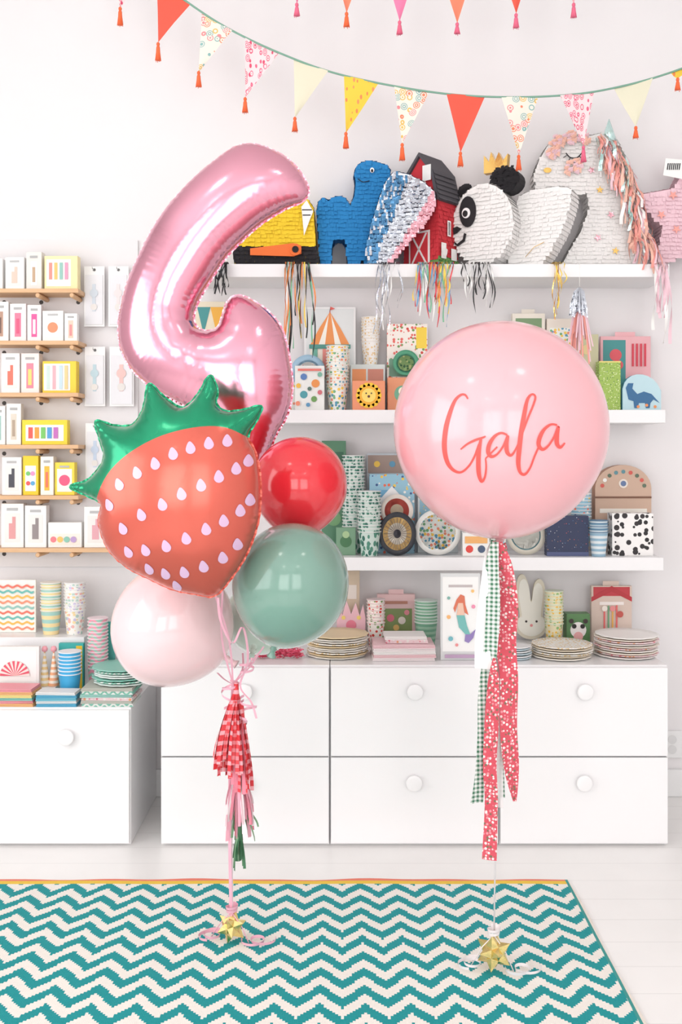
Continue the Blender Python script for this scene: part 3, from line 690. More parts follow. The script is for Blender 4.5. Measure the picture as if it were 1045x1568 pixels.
def pextra(b,T,y):
    b.prism([T(p) for p in ell(731,322,12,24,20)],y-.012,y-.009,K_blk)
    b.prism([T(p) for p in ell(729,324,6,8,20)],y-.015,y-.012,C(250,250,250,.2)); b.prism([T(p) for p in ell(728,325,3.6,5,20)],y-.017,y-.015,C(15,15,18,.2))
    b.prism([T(p) for p in [(710,345),(716,343),(722,347),(716,353),(711,355)]],y-.014,y-.009,K_blk)
    sm=[T(p) for p in [(712,366),(716,370),(724,364),(726,354),(729,356),(727,367),(717,374),(712,370)]]; b.prism(sm,y-.013,y-.010,K_blk)
    for (ex,ey,rr) in [(780,276,20),(724,287,9)]:
        e=[T(p) for p in ell(ex,ey,rr,rr*.95,18)]
        b.prism(e,y+.02,y+.10,K_blk)
        for k in range(160):
            a=U(0,6.28);r=U(0,1)**.5*rr; p=T((ex+r*math.cos(a),ey+r*math.sin(a)))
            b.add([(p[0]-.006,y+.019,p[1]+.008),(p[0]+.006,y+.019,p[1]+.008),(p[0]+.006,y+.012,p[1]-.008),(p[0]-.006,y+.012,p[1]-.008)],[(0,3,2,1)],K_blk)
    cp=[(749,262),(781,262),(783,236),(776,246),(770,232),(765,245),(759,230),(756,245),(749,234)]
    b.prism([T(p) for p in cp],y+.03,y+.06,F_gold)
pinata('panda_pinata',pout,3.895,.12,K_wht,rot=math.radians(-28),extra=pextra,tilt=(.003,.010))
moon=[(794,404),(800,360),(805,320),(806,300),(820,291),(842,289),(868,291),(878,297),(876,320),(866,352),(852,380),(840,400),(834,404)]
def mex(b,T,y):
    b.tube([Vector((T(p)[0],y-.012,T(p)[1])) for p in [(818,392),(830,378),(844,372)]],.0012,F_gold)
pinata('white_swan_pinata',moon,3.865,.09,K_wht,rot=math.radians(-30),smoothn=3,extra=mex)
uni=[(818,268),(826,246),(838,225),(852,211),(880,206),(905,208),(925,203),(944,212),(958,240),(975,290),(984,340),(988,404),(862,404),(872,385),(890,355),(903,320),(900,296),(870,290),(838,292),(822,288)]
mane_m=mat('crepe_blush',(246,168,158),**crepe)
def uex(b,T,y):
    b.tube([Vector((T(p)[0],y-.013,T(p)[1])) for p in cr([(866,236,0),(873,243,0),(883,243,0),(891,235,0)],4)],.0022,K_blk)
    for p,q in [((868,239),(862,243)),((873,243),(869,249)),((880,244),(880,251)),((887,241),(891,246))]:
        b.tube([Vector((T(p)[0],y-.013,T(p)[1])),Vector((T(q)[0],y-.014,T(q)[1]))],.0014,K_blk)
    b.prism([T(p) for p in ell(838,262,6,4)],y-.013,y-.01,F_gold)
    for (sx,sy) in [(918,292),(905,262),(935,330),(915,365),(942,385),(925,240)]:
        st=[]
        for k in range(10):
            r=6 if k%2==0 else 2.6; a=math.pi/2+k*math.pi/5+sx; st.append((sx+r*math.cos(a),sy+r*math.sin(a)))
        b.prism([T(p) for p in st],y-.013,y-.011,F_pk if sx%2 else F_gold)
    hp=T((932,212)); ht=T((930,190))
    b.tube([Vector((hp[0],y-.02,hp[1]-.02)),Vector((hp[0]-.004,y-.025,hp[1]+.02)),Vector((ht[0],y-.03,ht[1]+.01))],[.028,.018,.001],F_iri,10)
    for (rx,ry,rr) in [(852,222,11),(872,214,9),(892,216,9),(846,238,8),(877,260,13)]:
        c0=T((rx,ry)); r=rr/F*3.9
        for k in range(26):
            a=U(0,6.28); q=U(.2,1)*r
            b.add([(c0[0]+q*math.cos(a)-.01,y-.016-U(0,.012),c0[1]+q*math.sin(a)),(c0[0]+q*math.cos(a)+.01,y-.014,c0[1]+q*math.sin(a)-.006),(c0[0]+q*math.cos(a)+.008,y-.02-U(0,.012),c0[1]+q*math.sin(a)+.012),(c0[0]+q*math.cos(a)-.008,y-.02,c0[1]+q*math.sin(a)+.01)],[(0,1,2,3)],random.choice([K_pch,K_pch,K_pnk]))
    for k in range(250):
        t=R(); p0=cr([(925,212,0),(945,235,0),(962,280,0),(975,330,0),(985,372,0)],8); p=p0[int(t*(len(p0)-1))]
        x=p.x+U(-16,8); yy=p.y+U(-8,8); c0=T((x,yy)); ln=U(.06,.17); w=U(.004,.008)
        far=1 if c0[1]-ln<.0 else 0
        yo=y-.018-U(0,.03)-far*.10; pts=[];sd=[];ax=U(-.01,.04);ph=U(0,6)
        for i in range(7):
            s=i/6; pts.append((c0[0]+ax*s+.006*math.sin(ph+s*7),(y-.02)+(yo-y+.02)*min(1,s*2.2+.2)-.02*math.sin(s*2.2)+.004*math.sin(ph+s*9),c0[1]-ln*s)); sd.append((w*math.cos(ph+s*1.5)*.7+.002,w*.7*math.sin(ph+s*1.5),0))
        b.strip(pts,sd,random.choice([K_pch,K_pch,K_pnk,K_wht,F_iri,mane_m]))
pinata('unicorn_pinata',uni,3.955,.08,K_wht,extra=uex)
star=[]
for k in range(10):
    r=100 if k%2==0 else 52; a=math.pi/2+k*math.pi/5; star.append((1062+r*math.cos(a)*.95,330-r*math.sin(a)*.98))
def stx(b,T,y):
    for (sx,sy) in [(1012,330),(1030,300),(1035,352),(1050,280)]:
        st=[]
        for k in range(10):
            r=7 if k%2==0 else 3; a=math.pi/2+k*math.pi/5; st.append((sx+r*math.cos(a),sy+r*math.sin(a)))
        b.prism([T(p) for p in st],y-.013,y-.011,mane_m)
    b.prism([T(p) for p in [(1018,244),(1046,247),(1043,276),(1014,270)]],y-.016,y-.015,tagm)
    for k in range(7): b.prism([T(p) for p in [(1021+k*3,252),(1022.5+k*3,252),(1021+k*3,262),(1019.5+k*3,262)]],y-.0175,y-.0165,K_blk)
pinata('pink_star_pinata',star,3.95,.10,K_pnk,extra=stx)

def streamers(name,x0,x1,y1a,y1b,n,cols,w=.0022,curl=.006):
    b=MB()
    for k in range(n):
        X=WX(U(x0,x1),3.76); dx=U(-.03,.03)*(.6+.4*R()); zt=S1+.006; zb=WZ(U(y1a,y1b),3.76); m=random.choice(cols)
        pts=[(X,3.84,zt),(X,3.80,zt+.002),(X+.001,3.772,zt)]; ph=U(0,6); N=12
        for i in range(1,N+1):
            s=i/N; pts.append((X+dx*math.sin(s*2)+curl*s*math.sin(ph+s*7),3.765-.012*math.sin(s*2+ph*.1)+curl*.5*math.cos(ph+s*8)-.004,zt-.004+(zb-zt)*s))
        sd=[(w,0,0)]*3+[(w*math.cos(ph+i*.35),w*math.sin(ph+i*.35),0) for i in range(1,N+1)]
        b.strip(pts,sd,m)
    b.build(name)
r_or,r_bk,r_wh,r_ye,r_gr,r_re,r_bl=C(240,140,70),C(40,40,42),C(245,245,242),C(248,214,90),C(120,190,150),C(225,70,80),C(110,170,215)
streamers('crepe_streamers',434,474,480,560,22,[r_or,r_bk,r_wh,r_bk,r_ye,r_gr,r_or],w=.0028)
streamers('silver_streamers',578,612,450,510,14,[F_sil,r_wh,F_sil],curl=.012)
streamers('colorful_streamers',640,698,440,505,34,[r_or,r_ye,r_gr,r_re,r_bl,r_re,r_wh],w=.0028)
streamers('black_white_streamers',704,752,430,495,18,[r_bk,r_wh,r_bk],w=.0028)
streamers('gold_streamers',845,866,430,500,8,[F_gold,r_ye,F_gold],curl=.01)
streamers('pink_streamers',1003,1024,460,535,8,[K_pnk,r_wh],w=.006)
streamers('black_streamers',328,350,425,455,14,[r_bk],w=.003)
b=MB(); X,Y=WX(888,3.74),3.74; zt=WZ(438,Y)
b.tube([(X,3.80,S1+.004),(X,3.765,S1+.004),(X,Y,S1-.01),(X,Y,zt)],.001,r_wh)
for k in range(70):
    a=U(0,6.28); sp_=U(.3,1); pts=[(X,Y,zt-.005),(X+.02*sp_*math.cos(a),Y+.02*sp_*math.sin(a),zt-.02),(X+.04*sp_*math.cos(a),Y+.03*sp_*math.sin(a),zt-U(.07,.12))]
    b.strip(pts,[(.003,0,0)]*3,F_sil)
for k in range(46):
    a=U(0,6.28); sp_=U(.3,1); z2=zt-.09; pts=[(X,Y,z2),(X+.03*sp_*math.cos(a),Y+.02*sp_*math.sin(a),z2-.03),(X+.055*sp_*math.cos(a),Y+.025*sp_*math.sin(a),z2-U(.08,.22))]
    b.strip(pts,[(.003,0.001,0)]*3,random.choice([K_pnk,mane_m]))
b.build('foil_tassel')

# ---------------------------------------------------------------- bunting
def fabric(name,rgb): return mat(name,rgb,.9,bump=(500,.25))
B_red=fabric('bunting_coral',(238,96,78)); B_cream=fabric('bunting_cream',(230,226,202)); B_yel=pat_conf('bunting_yellow',(246,208,76),[(240,140,90),(240,155,100)],55,.25,.9,(1,1,.5))
B_pais=pat_ring('bunting_paisley',(242,234,222),[(238,140,108),(232,190,100),(140,184,182),(238,146,150)],36)
B_pk=pat_ring('bunting_pink_print',(247,222,224),[(224,84,116),(230,108,138)],44,stretch=(1.4,1,.8)); B_pnk=fabric('bunting_pink',(240,130,170)); B_or=fabric('bunting_orange',(244,140,110))
T_or=mat('tassel_orange',(246,112,66),.8,bump=(300,.4)); T_pk=mat('tassel_pink',(232,110,140),.8,bump=(300,.4)); T_string=mat('sage_cord',(128,172,152),.8,bump=(400,.4))
def bunting(name,path,Y,flags):
    b=MB(); pp=cr([(p[0],p[1],0) for p in path],10)
    b.tube([(WX(p.x,Y),Y,WZ(p.y,Y)) for p in pp],.0038,T_string)
    px_=np.array([p.x for p in pp]); py_=np.array([p.y for p in pp])
    for (x0,x1,tx,ty,tt,m,tm) in flags:
        ya,yb=np.interp(x0,px_,py_),np.interp(x1,px_,py_)
        A=Vector((WX(x0,Y),Y,WZ(ya,Y)));B=Vector((WX(x1,Y),Y,WZ(yb,Y)));Tp=Vector((WX(tx,Y),Y-.01,WZ(ty,Y)))
        N=8; vs=[];fs=[]; ph=U(0,6)
        for i in range(N+1):
            s=i/N
            for j in range(5):
                t=j/4; p=A.lerp(B,t).lerp(Tp,s*.985); p.y+=.008*math.sin(ph+t*3+s*2)*(1-abs(s-.5)); vs.append(p)
        for i in range(N):
            for j in range(4): a=i*5+j; fs.append((a,a+5,a+6,a+1))
        b.add(vs,fs,m,True)
        ln=(tt-ty)*Y/F; M=Matrix.Translation(Tp+Vector((0,.0,0)))
        b.lathe([(.002,.004),(.006,.0),(.0065,-.006),(.004,-.009),(.007,-.016),(.0095,-ln),(0,-ln)],tm,M=M,seg=10)
        for k in range(10):
            a=k*.628; b.tube([Tp+Vector((.004*math.cos(a),.004*math.sin(a),-.01)),Tp+Vector((.0105*math.cos(a),.0105*math.sin(a),-ln-U(0,.006)))],.0012,tm,4)
    b.build(name)
bunting('fabric_bunting',[(60,-215),(150,-110),(205,-58),(285,2),(350,44),(430,82),(520,114),(640,138),(740,148),(850,147),(940,135),(1045,105),(1200,40),(1462,-100)],3.7,[
 (170,222,185,14,40,B_pk,T_or),(240,292,243,68,94,B_red,T_or),(309,356,305,112,134,B_pais,T_or),(376,427,376,152,173,B_pk,T_or),(450,503,452,182,202,B_cream,T_or),(527,580,530,205,228,B_yel,T_or),
 (604,658,616,222,246,B_pais,T_or),(684,743,705,235,255,B_red,T_or),(768,825,794,240,261,B_pais,T_or),(858,911,893,226,249,B_pk,T_pk),(941,1000,973,196,212,B_cream,T_or),(1028,1078,1037,122,139,B_yel,T_or),(1105,1155,1130,90,110,B_red,T_or)])
bunting('fabric_bunting',[(230,-266),(330,-160),(455,-92),(530,-70),(612,-54),(700,-49),(790,-60),(878,-84),(1000,-140),(1200,-266)],3.5,[
 (430,482,455,8,26,B_pnk,T_pk),(505,560,531,22,42,B_or,T_or),(586,640,612,35,54,B_pnk,T_pk),(672,728,700,38,53,B_or,T_pk),(765,818,790,24,44,B_red,T_pk),(852,905,878,8,28,B_pk,T_pk)])

# ---------------------------------------------------------------- rug
def rug_mat():
    m=bpy.data.materials.new('woven_chevron_rug'); t=NT(m); x=t.xyz()
    X=t.math('SNAP',x[0],.0072); Yy=t.math('SNAP',x[1],.0072)
    P=.115;S=.088;A=.068
    tri=t.math('MULTIPLY',t.math('ABSOLUTE',t.math('SUBTRACT',t.math('FRACT',t.math('DIVIDE',X,P)),.5)),2.0)
    v=t.math('FRACT',t.math('DIVIDE',t.math('MULTIPLY_ADD',tri,A,Yy),S))
    f=t.math('LESS_THAN',v,.5)
    n=t.noise(300,2)
    teal=t.mix(n,L((10,160,162)),L((0,134,140))); wh=t.mix(n,L((250,244,237)),L((236,229,221)))
    c=t.mix(f,wh,teal)
    e1=t.math('GREATER_THAN',x[1],3.203); c=t.mix(e1,c,L((240,200,70)))
    e2=t.math('GREATER_THAN',x[1],3.226); c=t.mix(e2,c,L((236,130,110)))
    e3=t.math('GREATER_THAN',x[0],.728); c=t.mix(e3,c,L((60,150,145)))
    e4=t.math('GREATER_THAN',x[0],.7365); c=t.mix(e4,c,L((235,225,215)))
    t.l(c,t.b.inputs['Base Color']); t.b.inputs['Roughness'].default_value=.8
    w=t.n('ShaderNodeTexWave',wave_type='BANDS',bands_direction='X'); w.inputs['Scale'].default_value=70; t.l(t.obj(),w.inputs['Vector'])
    w2=t.n('ShaderNodeTexWave',wave_type='BANDS',bands_direction='Y'); w2.inputs['Scale'].default_value=45; t.l(t.obj(),w2.inputs['Vector'])
    t.bump(t.math('MULTIPLY',w.outputs['Fac'],w2.outputs['Fac']),.4,.002)
    return m
RM=rug_mat(); b=MB(); nx,ny=60,50; rx0,rx1,ry0,ry1=-1.42,.742,1.15,3.238
vs=[];fs=[]
def edge(i,j):
    u=i/nx;v=j/ny; X=rx0+(rx1-rx0)*u; Y=ry0+(ry1-ry0)*v
    if j==ny: Y+=.004*math.sin(X*9)+.003*math.sin(X*23)
    if i==nx: X+=.003*math.sin(Y*11)
    return X,Y
for lvl in (0,1):
    for j in range(ny+1):
        for i in range(nx+1):
            X,Y=edge(i,j); zz=.0005 if lvl==0 else .006+.0012*math.sin(X*14+Y*5)*math.sin(Y*9)
            vs.append((X,Y,zz))
o=(nx+1)*(ny+1)
for j in range(ny):
    for i in range(nx):
        a=j*(nx+1)+i; fs.append((a+o,a+1+o,a+nx+2+o,a+nx+1+o)); fs.append((a,a+nx+1,a+nx+2,a+1))
for i in range(nx):
    fs.append((i,i+1,i+1+o,i+o)); a=ny*(nx+1)+i; fs.append((a+1,a,a+o,a+1+o))
for j in range(ny):
    a=j*(nx+1); fs.append((a+nx+1,a,a+o,a+nx+1+o)); a+=nx; fs.append((a,a+nx+1,a+nx+1+o,a+o))
b.add(vs,fs,RM,False); b.build('chevron_rug')

# ---------------------------------------------------------------- foil balloons (inflated outline)
class Inflate:
    def __init__(s,outl,ds=.0045,k=1.2,gs=.005,wr=(.0022,.02,.018),corners=()):
        s.k=k; s.poly=resample(outl,ds); P=s.poly; s.wr=wr; s.corners=corners
        mn=P.min(0)-.02; mx=P.max(0)+.02; s.mn=mn; s.gs=gs
        nx=int((mx[0]-mn[0])/gs)+1; nz=int((mx[1]-mn[1])/gs)+1
        gx,gz=np.meshgrid(mn[0]+np.arange(nx)*gs,mn[1]+np.arange(nz)*gs,indexing='ij')
        pts=np.stack([gx.ravel(),gz.ravel()],1); ins=inside(pts,P).reshape(nx,nz)
        d,_=s.dist(pts); d=d.reshape(nx,nz)
        u=np.zeros((nx,nz))
        for it in range(5000):
            q=.25*(np.roll(u,1,0)+np.roll(u,-1,0)+np.roll(u,1,1)+np.roll(u,-1,1)+gs*gs)
            u=np.where(ins,q,0)
        ok=ins&(d>gs*1.6); v=np.where(ok,u/np.maximum(d,1e-6),0); w=ok.astype(float)
        for it in range(14):
            sv=sum(np.roll(v*w,a,ax) for a in(1,-1) for ax in(0,1)); sw=sum(np.roll(w,a,ax) for a in(1,-1) for ax in(0,1))
            new=(w==0)&(sw>0); v=np.where(new,sv/np.maximum(sw,1),v); w=np.where(new,1,w)
        s.v=v
    def dist(s,pts):
        A=s.poly; B=np.roll(A,-1,0); best=np.full(len(pts),1e9); idx=np.zeros(len(pts))
        for i in range(len(A)):
            ab=B[i]-A[i]; t=np.clip(((pts-A[i])@ab)/(ab@ab+1e-12),0,1); dd=np.linalg.norm(pts-(A[i]+t[:,None]*ab),axis=1)
            m=dd<best; best[m]=dd[m]; idx[m]=i+t[m]
        return best,idx
    def h(s,pts):
        pts=np.atleast_2d(pts); d,idx=s.dist(pts)
        g=(pts-s.mn)/s.gs; i=np.clip(g.astype(int),0,np.array(s.v.shape)-2); f=g-i
        V=s.v; v=(V[i[:,0],i[:,1]]*(1-f[:,0])*(1-f[:,1])+V[i[:,0]+1,i[:,1]]*f[:,0]*(1-f[:,1])+V[i[:,0],i[:,1]+1]*(1-f[:,0])*f[:,1]+V[i[:,0]+1,i[:,1]+1]*f[:,0]*f[:,1])
        hh=s.k*np.sqrt(np.maximum(v*d,0))
        ds=np.linalg.norm(s.poly[1]-s.poly[0]); a=idx*ds; A,lam,dl=s.wr
        wv=np.sin(2*np.pi*a/lam+1.7*np.sin(a*23)+.8*np.sin(a*61))*np.exp(-d/dl)*np.minimum(1,d/.006)*A*(.7+.5*np.sin(a*31))
        hh=hh+wv
        for (cx,cz,n,amp,dl2) in s.corners:
            dx=pts[:,0]-cx; dz=pts[:,1]-cz; r=np.hypot(dx,dz); an=np.arctan2(dz,dx)
            hh=hh+amp*np.sin(n*an+2*np.sin(3*an))*np.exp(-r/dl2)*np.minimum(1,r/.02)*np.minimum(1,d/.01)
        return np.where(d<1e-6,0,np.maximum(hh,.0003))
    def mesh(s,b,matfn,split=None,flange=.007,grid=.0065):
        P=s.poly; n=len(P); pts=[tuple(p) for p in P]
        T=np.roll(P,-1,0)-np.roll(P,1,0); T/=np.linalg.norm(T,axis=1)[:,None]; N=np.stack([T[:,1],-T[:,0]],1)
        area_=np.sum(P[:,0]*np.roll(P[:,1],-1)-np.roll(P[:,0],-1)*P[:,1])
        if area_<0: N=-N
        cand=[]
        for off in (.0012,.0035,.007,.0115):
            q=P-N*off; dd,_=s.dist(q); ok=inside(q,P)&(dd>off*.85); cand.append(q[ok])
        mn,mx=P.min(0),P.max(0); ax=np.arange(mn[0],mx[0],grid); az=np.arange(mn[1],mx[1],grid*.87); g=[]
        for j,zz in enumerate(az):
            for x in ax: g.append((x+(grid/2 if j%2 else 0),zz))
        g=np.array(g); g=g[inside(g,P)]; dd,_=s.dist(g); g=g[dd>.015]
        allp=pts+[tuple(q) for c in cand for q in c]+[tuple(q) for q in g]
        edges=[(i,(i+1)%n) for i in range(n)]
        if split is not None:
            o=len(allp); sp=resample(split,.005,False); sp=sp[inside(sp,P)]
            allp+=[tuple(q) for q in sp]; edges+=[(o+i,o+i+1) for i in range(len(sp)-1)]
        V,E,Fc,_,_,_=delaunay_2d_cdt([Vector(p) for p in allp],edges,[],0,1e-6)
        V=np.array([tuple(v) for v in V]); cen=np.array([V[list(f)].mean(0) for f in Fc]); ok=inside(cen,P)
        hv=s.h(V); dB,_=s.dist(V); hv=np.where(dB<2e-5,0,hv)
        front=[(v[0],-h,v[1]) for v,h in zip(V,hv)]; back=[(v[0],h,v[1]) for v,h in zip(V,hv)]
        groups={}
        for f,c,o_ in zip(Fc,cen,ok):
            if o_: groups.setdefault(matfn(c),[]).append(f)
        for side,vv in ((0,front),(1,back)):
            o=len(b.v); b.v+= [Vector(p) for p in vv]
            for m,fl in groups.items():
                k=b.mi(m)
                for f in fl:
                    f=[i+o for i in f]
                    if side: f=f[::-1]
                    b.f.append(f); b.m.append(k); b.sm.append(True)
        vs=[]
        wob=np.sin(np.arange(n)*1.9)*.0014+np.sin(np.arange(n)*.77)*.0012
        lw=flange*(1+.15*np.sin(np.arange(n)*1.1))
        for i in range(n):
            vs+=[(P[i][0]-N[i][0]*.002,0,P[i][1]-N[i][1]*.002),(P[i][0]+N[i][0]*lw[i],wob[i],P[i][1]+N[i][1]*lw[i])]
        for i in range(n):
            j=(i+1)%n
            m=matfn(P[i]-N[i]*.004)
            o=len(b.v); b.v+=[Vector(vs[2*i]),Vector(vs[2*i+1]),Vector(vs[2*j+1]),Vector(vs[2*j])]
            b.f.append([o,o+1,o+2,o+3]); b.m.append(b.mi(m)); b.sm.append(True)
def foilmat(name,rgb,rough,metal,coat=0):
    return mat(name,rgb,rough,metal,coat,bump=(14,.10,.004))
FM_pink=foilmat('pink_foil',(230,164,183),.17,1)
Y4=3.08
def loc(p,Y,c): return ((p[0]-c[0])*Y/F,-(p[1]-c[1])*Y/F)
o4=[(345,235),(362,225),(382,221),(408,226),(440,243),(463,268),(473,293),(463,309),(438,320),(402,342),(372,368),(346,395),(326,425),(306,458),(297,486),(303,502),(318,507),(333,502),(340,486),(346,467),(356,455),(370,453),(388,461),(411,477),(430,500),(440,530),(447,572),(447,607),(439,638),(424,664),(410,695),(392,722),(366,725),(345,705),(334,670),(318,640),(285,622),(240,598),(208,572),(190,545),(182,513),(184,478),(195,435),(212,395),(232,355),(255,320),(281,290),(310,262)]
c4=(330,480)
oo=cr([loc(p,Y4,c4) for p in o4],6,True)
I4=Inflate([tuple(p) for p in oo],k=1.12,wr=(.0026,.022,.022),corners=[(*loc((314,506),Y4,c4),9,.0022,.05)])
b=MB(); I4.mesh(b,lambda c:FM_pink,flange=.004)
b.build('number_four_balloon',(WX(c4[0],Y4),Y4,WZ(c4[1],Y4)))

YS=2.56; cs=(275,770)
crown_up=[(155,770),(130,757),(107,745),(131,737),(148,722),(160,700),(153,672),(147,645),(176,652),(204,650),(220,625),(228,588),(248,605),(275,624),(291,618),(306,600),(322,575),(333,598),(331,618),(346,630),(372,628),(400,622),(394,642),(380,668)]
body=[(390,690),(397,720),(399,755),(395,800),(378,848),(352,888),(328,912),(300,909),(265,902),(230,886),(195,868),(166,840),(152,802),(154,784)]
outs=cr([loc(p,YS,cs) for p in crown_up+body],5,True)
IS=Inflate([tuple(p) for p in outs],k=1.12,wr=(.0026,.02,.016))
low=cr([loc(p,YS,cs) for p in [(150,774),(158,756),(178,722),(212,692),(258,668),(310,655),(352,656),(388,674)]],8)
FM_red=foilmat('strawberry_foil',(208,96,80),.26,.5,.2); FM_grn=foilmat('leaf_foil',(26,146,104),.22,.7,.25)
lowa=np.array([tuple(p) for p in low])
def smf(c):
    zl=np.interp(c[0],lowa[:,0],lowa[:,1])
    return FM_grn if c[1]>zl or c[0]<lowa[0,0] else FM_red
b=MB(); IS.mesh(b,smf,split=[tuple(p) for p in low],flange=.004)
M_seed=mat('seed_lilac_print',(216,182,214),.3,.1,.2)
seeds=[(222,722),(250,708),(277,693),(303,684),(330,677),(357,673),(193,740),
 (175,772),(229,786),(262,770),(291,754),(320,741),(346,728),(371,716),(388,704),
 (198,808),(204,845),(233,841),(266,834),(297,822),(327,808),(353,796),(377,781),(391,765),
 (235,872),(261,879),(291,876),(321,867),(350,854),(372,834),(276,900)]
for (sx,sy) in seeds:
    cx,cz=loc((sx,sy),YS-.1,cs); r=.0122; ang=math.radians((sx-290)*-.12+12); pts=[]
    for rad in (0,.5,1):
        for k in range(18 if rad else 1):
            t=2*math.pi*k/18; x=r*1.0*math.sin(t)*rad*(1-.4*max(0,math.cos(t))); zz=r*(1.55*math.cos(t) if math.cos(t)>0 else 1.05*math.cos(t))*rad
            pts.append((cx+x*math.cos(ang)-zz*math.sin(ang),cz+x*math.sin(ang)+zz*math.cos(ang)))
    pa=np.array(pts)
    if not inside(pa,IS.poly).all(): continue
    hh=IS.h(pa); vs=[(p[0],-h-.0016,p[1]) for p,h in zip(pa,hh)]
    fs=[(0,1+(k+1)%18,1+k) for k in range(18)]+[(1+k,1+(k+1)%18,19+(k+1)%18,19+k) for k in range(18)]
    b.add(vs,fs,M_seed,True)
b.build('strawberry_foil_balloon',(WX(cs[0],YS),YS,WZ(cs[1],YS)))

# ---------------------------------------------------------------- latex balloons
def latex_prof(rx,rz,low=1.05,nar=.16):
    pr=[(0,rz)]
    for i in range(1,60):
        t=math.pi*i/60; c=math.cos(t); r=rx*math.sin(t); z=rz*c
        if c<0: r*=1-nar*c*c; z*=low
        pr.append((r,z))
        if i>50 and r<.014: break
    zb=pr[-1][1]
    pr+=[(.009,zb-.008),(.0075,zb-.014),(.0105,zb-.018),(.0075,zb-.022),(.007,zb-.03),(.0125,zb-.040),(.013,zb-.041),(.006,zb-.036),(0,zb-.034)]
    return pr,zb-.02
def latex(name,x,y,rx,ry,Y,m,tip):
    pr,zb=latex_prof(rx*Y/F,ry*Y/F/1.02)
    b=MB(); b.lathe(pr,m,seg=96)
    c=Vector((WX(x,Y),Y,WZ(y,Y))); u=(c-Vector(tip)).normalized()
    q=Vector((0,0,1)).rotation_difference(u)
    o=b.build(name,c); o.rotation_mode='QUATERNION'; o.rotation_quaternion=q
    return o,c+q@Vector((0,0,zb))
def lm(name,rgb,rough=.16): return mat(name,rgb,rough,0,coat=.5)
TIE=Vector((WX(357,2.84),2.84,WZ(1050,2.84)))
_,k1=latex('red_balloon',459,744,73,77,2.90,lm('latex_red',(232,46,58)),(WX(440,2.85),2.84,WZ(950,2.84)))
_,k2=latex('sage_green_balloon',445,896,89,98,2.70,lm('latex_sage',(120,158,144)),(WX(404,2.8),2.78,WZ(1050,2.8)))
_,k3=latex('blush_balloon',265,956,97,93,2.90,lm('latex_blush',(247,212,215)),(WX(352,2.8),2.86,WZ(1020,2.8)))
_,k4=latex('mint_balloon',400,945,56,60,3.12,lm('latex_mint',(200,218,205)),(WX(370,2.8),2.9,WZ(1060,2.8)))
YG=2.70; cg=Vector((WX(766,YG),YG,WZ(657,YG)))
b=MB(); pr,zb=latex_prof(.2885,.292,1.02,.05)
M_gala=lm('latex_pink',(241,177,184),.22)
b.lathe(pr,M_gala,seg=128)
bv=BVHTree.FromPolygons([v+cg for v in b.v],b.f)
M_txt=mat('coral_vinyl',(255,88,82),.45)
strokes=[
 [(717,611,1.5),(713,605,2),(706,605,2.2),(697,614,3),(689,634,4),(683,658,4.6),(681,684,4.6),(685,706,4),(694,719,3),(706,723,2.2),(718,714,2),(727,699,2),(734,680,2)],
 [(706,688,1.5),(716,680,2),(728,674,2.4),(740,670,2),(744,668,1.4)],
 [(737,672,2.4),(734,690,4),(733,708,4.4),(734,726,4),(738,737,2.6),(743,730,2),(745,715,1.6),(744,702,1.4)],
 [(744,702,1.4),(752,694,1.6),(762,684,1.6)],
 [(777,666,2),(768,663,2.2),(758,668,3),(750,680,4),(748,692,4),(753,699,3),(762,695,2),(771,683,2),(778,667,2.4),(776,680,4),(777,692,4),(783,697,2.6),(790,688,1.8),(797,672,1.8),(808,642,2),(817,620,2),(820,608,1.8),(815,604,1.8),(808,612,3),(803,635,4.2),(798,665,4.6),(795,692,4.6),(794,710,4.2),(797,723,3),(804,726,2.4),(812,716,1.8),(819,698,1.8),(827,680,1.8)],
 [(853,651,2),(844,650,2.2),(834,657,3),(827,669,4),(825,681,4),(831,688,3),(840,682,2),(849,668,2),(855,653,2.4),(853,666,4),(853,679,4),(858,685,2.6),(865,678,1.4)],
]
for li,s in enumerate(strokes):
    pc=cr([(p[0],p[1],p[2]) for p in s],7); vs=[];n=len(pc)
    for i,p in enumerate(pc):
        d=(pc[min(i+1,n-1)]-pc[max(i-1,0)]); d.z=0; d.normalize(); nn=Vector((-d.y,d.x,0)); wv=p.z*.78
        for sgn in(-1,1):
            q=p+nn*wv*sgn; o=Vector((0,0,H)); dr=Vector(((q.x-CX)/F,1,-(q.y-HY)/F)).normalized()
            hit,nor,_,_=bv.ray_cast(o,dr)
            if nor.dot(dr)>0: nor=-nor
            vs.append(hit+nor*(.0012+.0002*li)-cg)
    b.add(vs,[(2*i,2*i+1,2*i+3,2*i+2) for i in range(n-1)],M_txt,True)
b.build('giant_pink_balloon_with_name',cg)
KG=cg+Vector((0,0,zb))
G_g=pat_gingham('green_gingham',(70,122,94),.012); G_w=mat('white_muslin',(245,243,242),.9,bump=(300,.4)); G_s=mat('sheer_ribbon',(248,244,244),.7,alpha=.65)
G_f=pat_conf('floral_cotton',(216,86,100),[(250,232,230),(244,206,206),(232,150,158),(130,112,92)],120,.42,.9)
def tail(b,pts,Y,m,dy=0,fold=.006):
    pc=cr([(p[0],p[1],p[2]) for p in pts],8); P=[];S=[];Fd=[]; ph=U(0,6)
    for i,p in enumerate(pc):
        s=i/len(pc); P.append((WX(p.x,Y),Y+dy+.010*math.sin(ph+s*9),WZ(p.y,Y)))
        a=.6*math.sin(ph+s*6); w=p.z*.5*Y/F; S.append((w,w*math.sin(a)*.7,w*.12*math.sin(ph+s*4))); Fd.append(fold*math.sin(ph+s*11))
    b.strip(P,S,m,True,Fd)
b=MB()
tail(b,[(755,828,10),(746,850,13),(741,900,17),(739,960,22),(738,1020,26)],2.68,G_w,-.03)
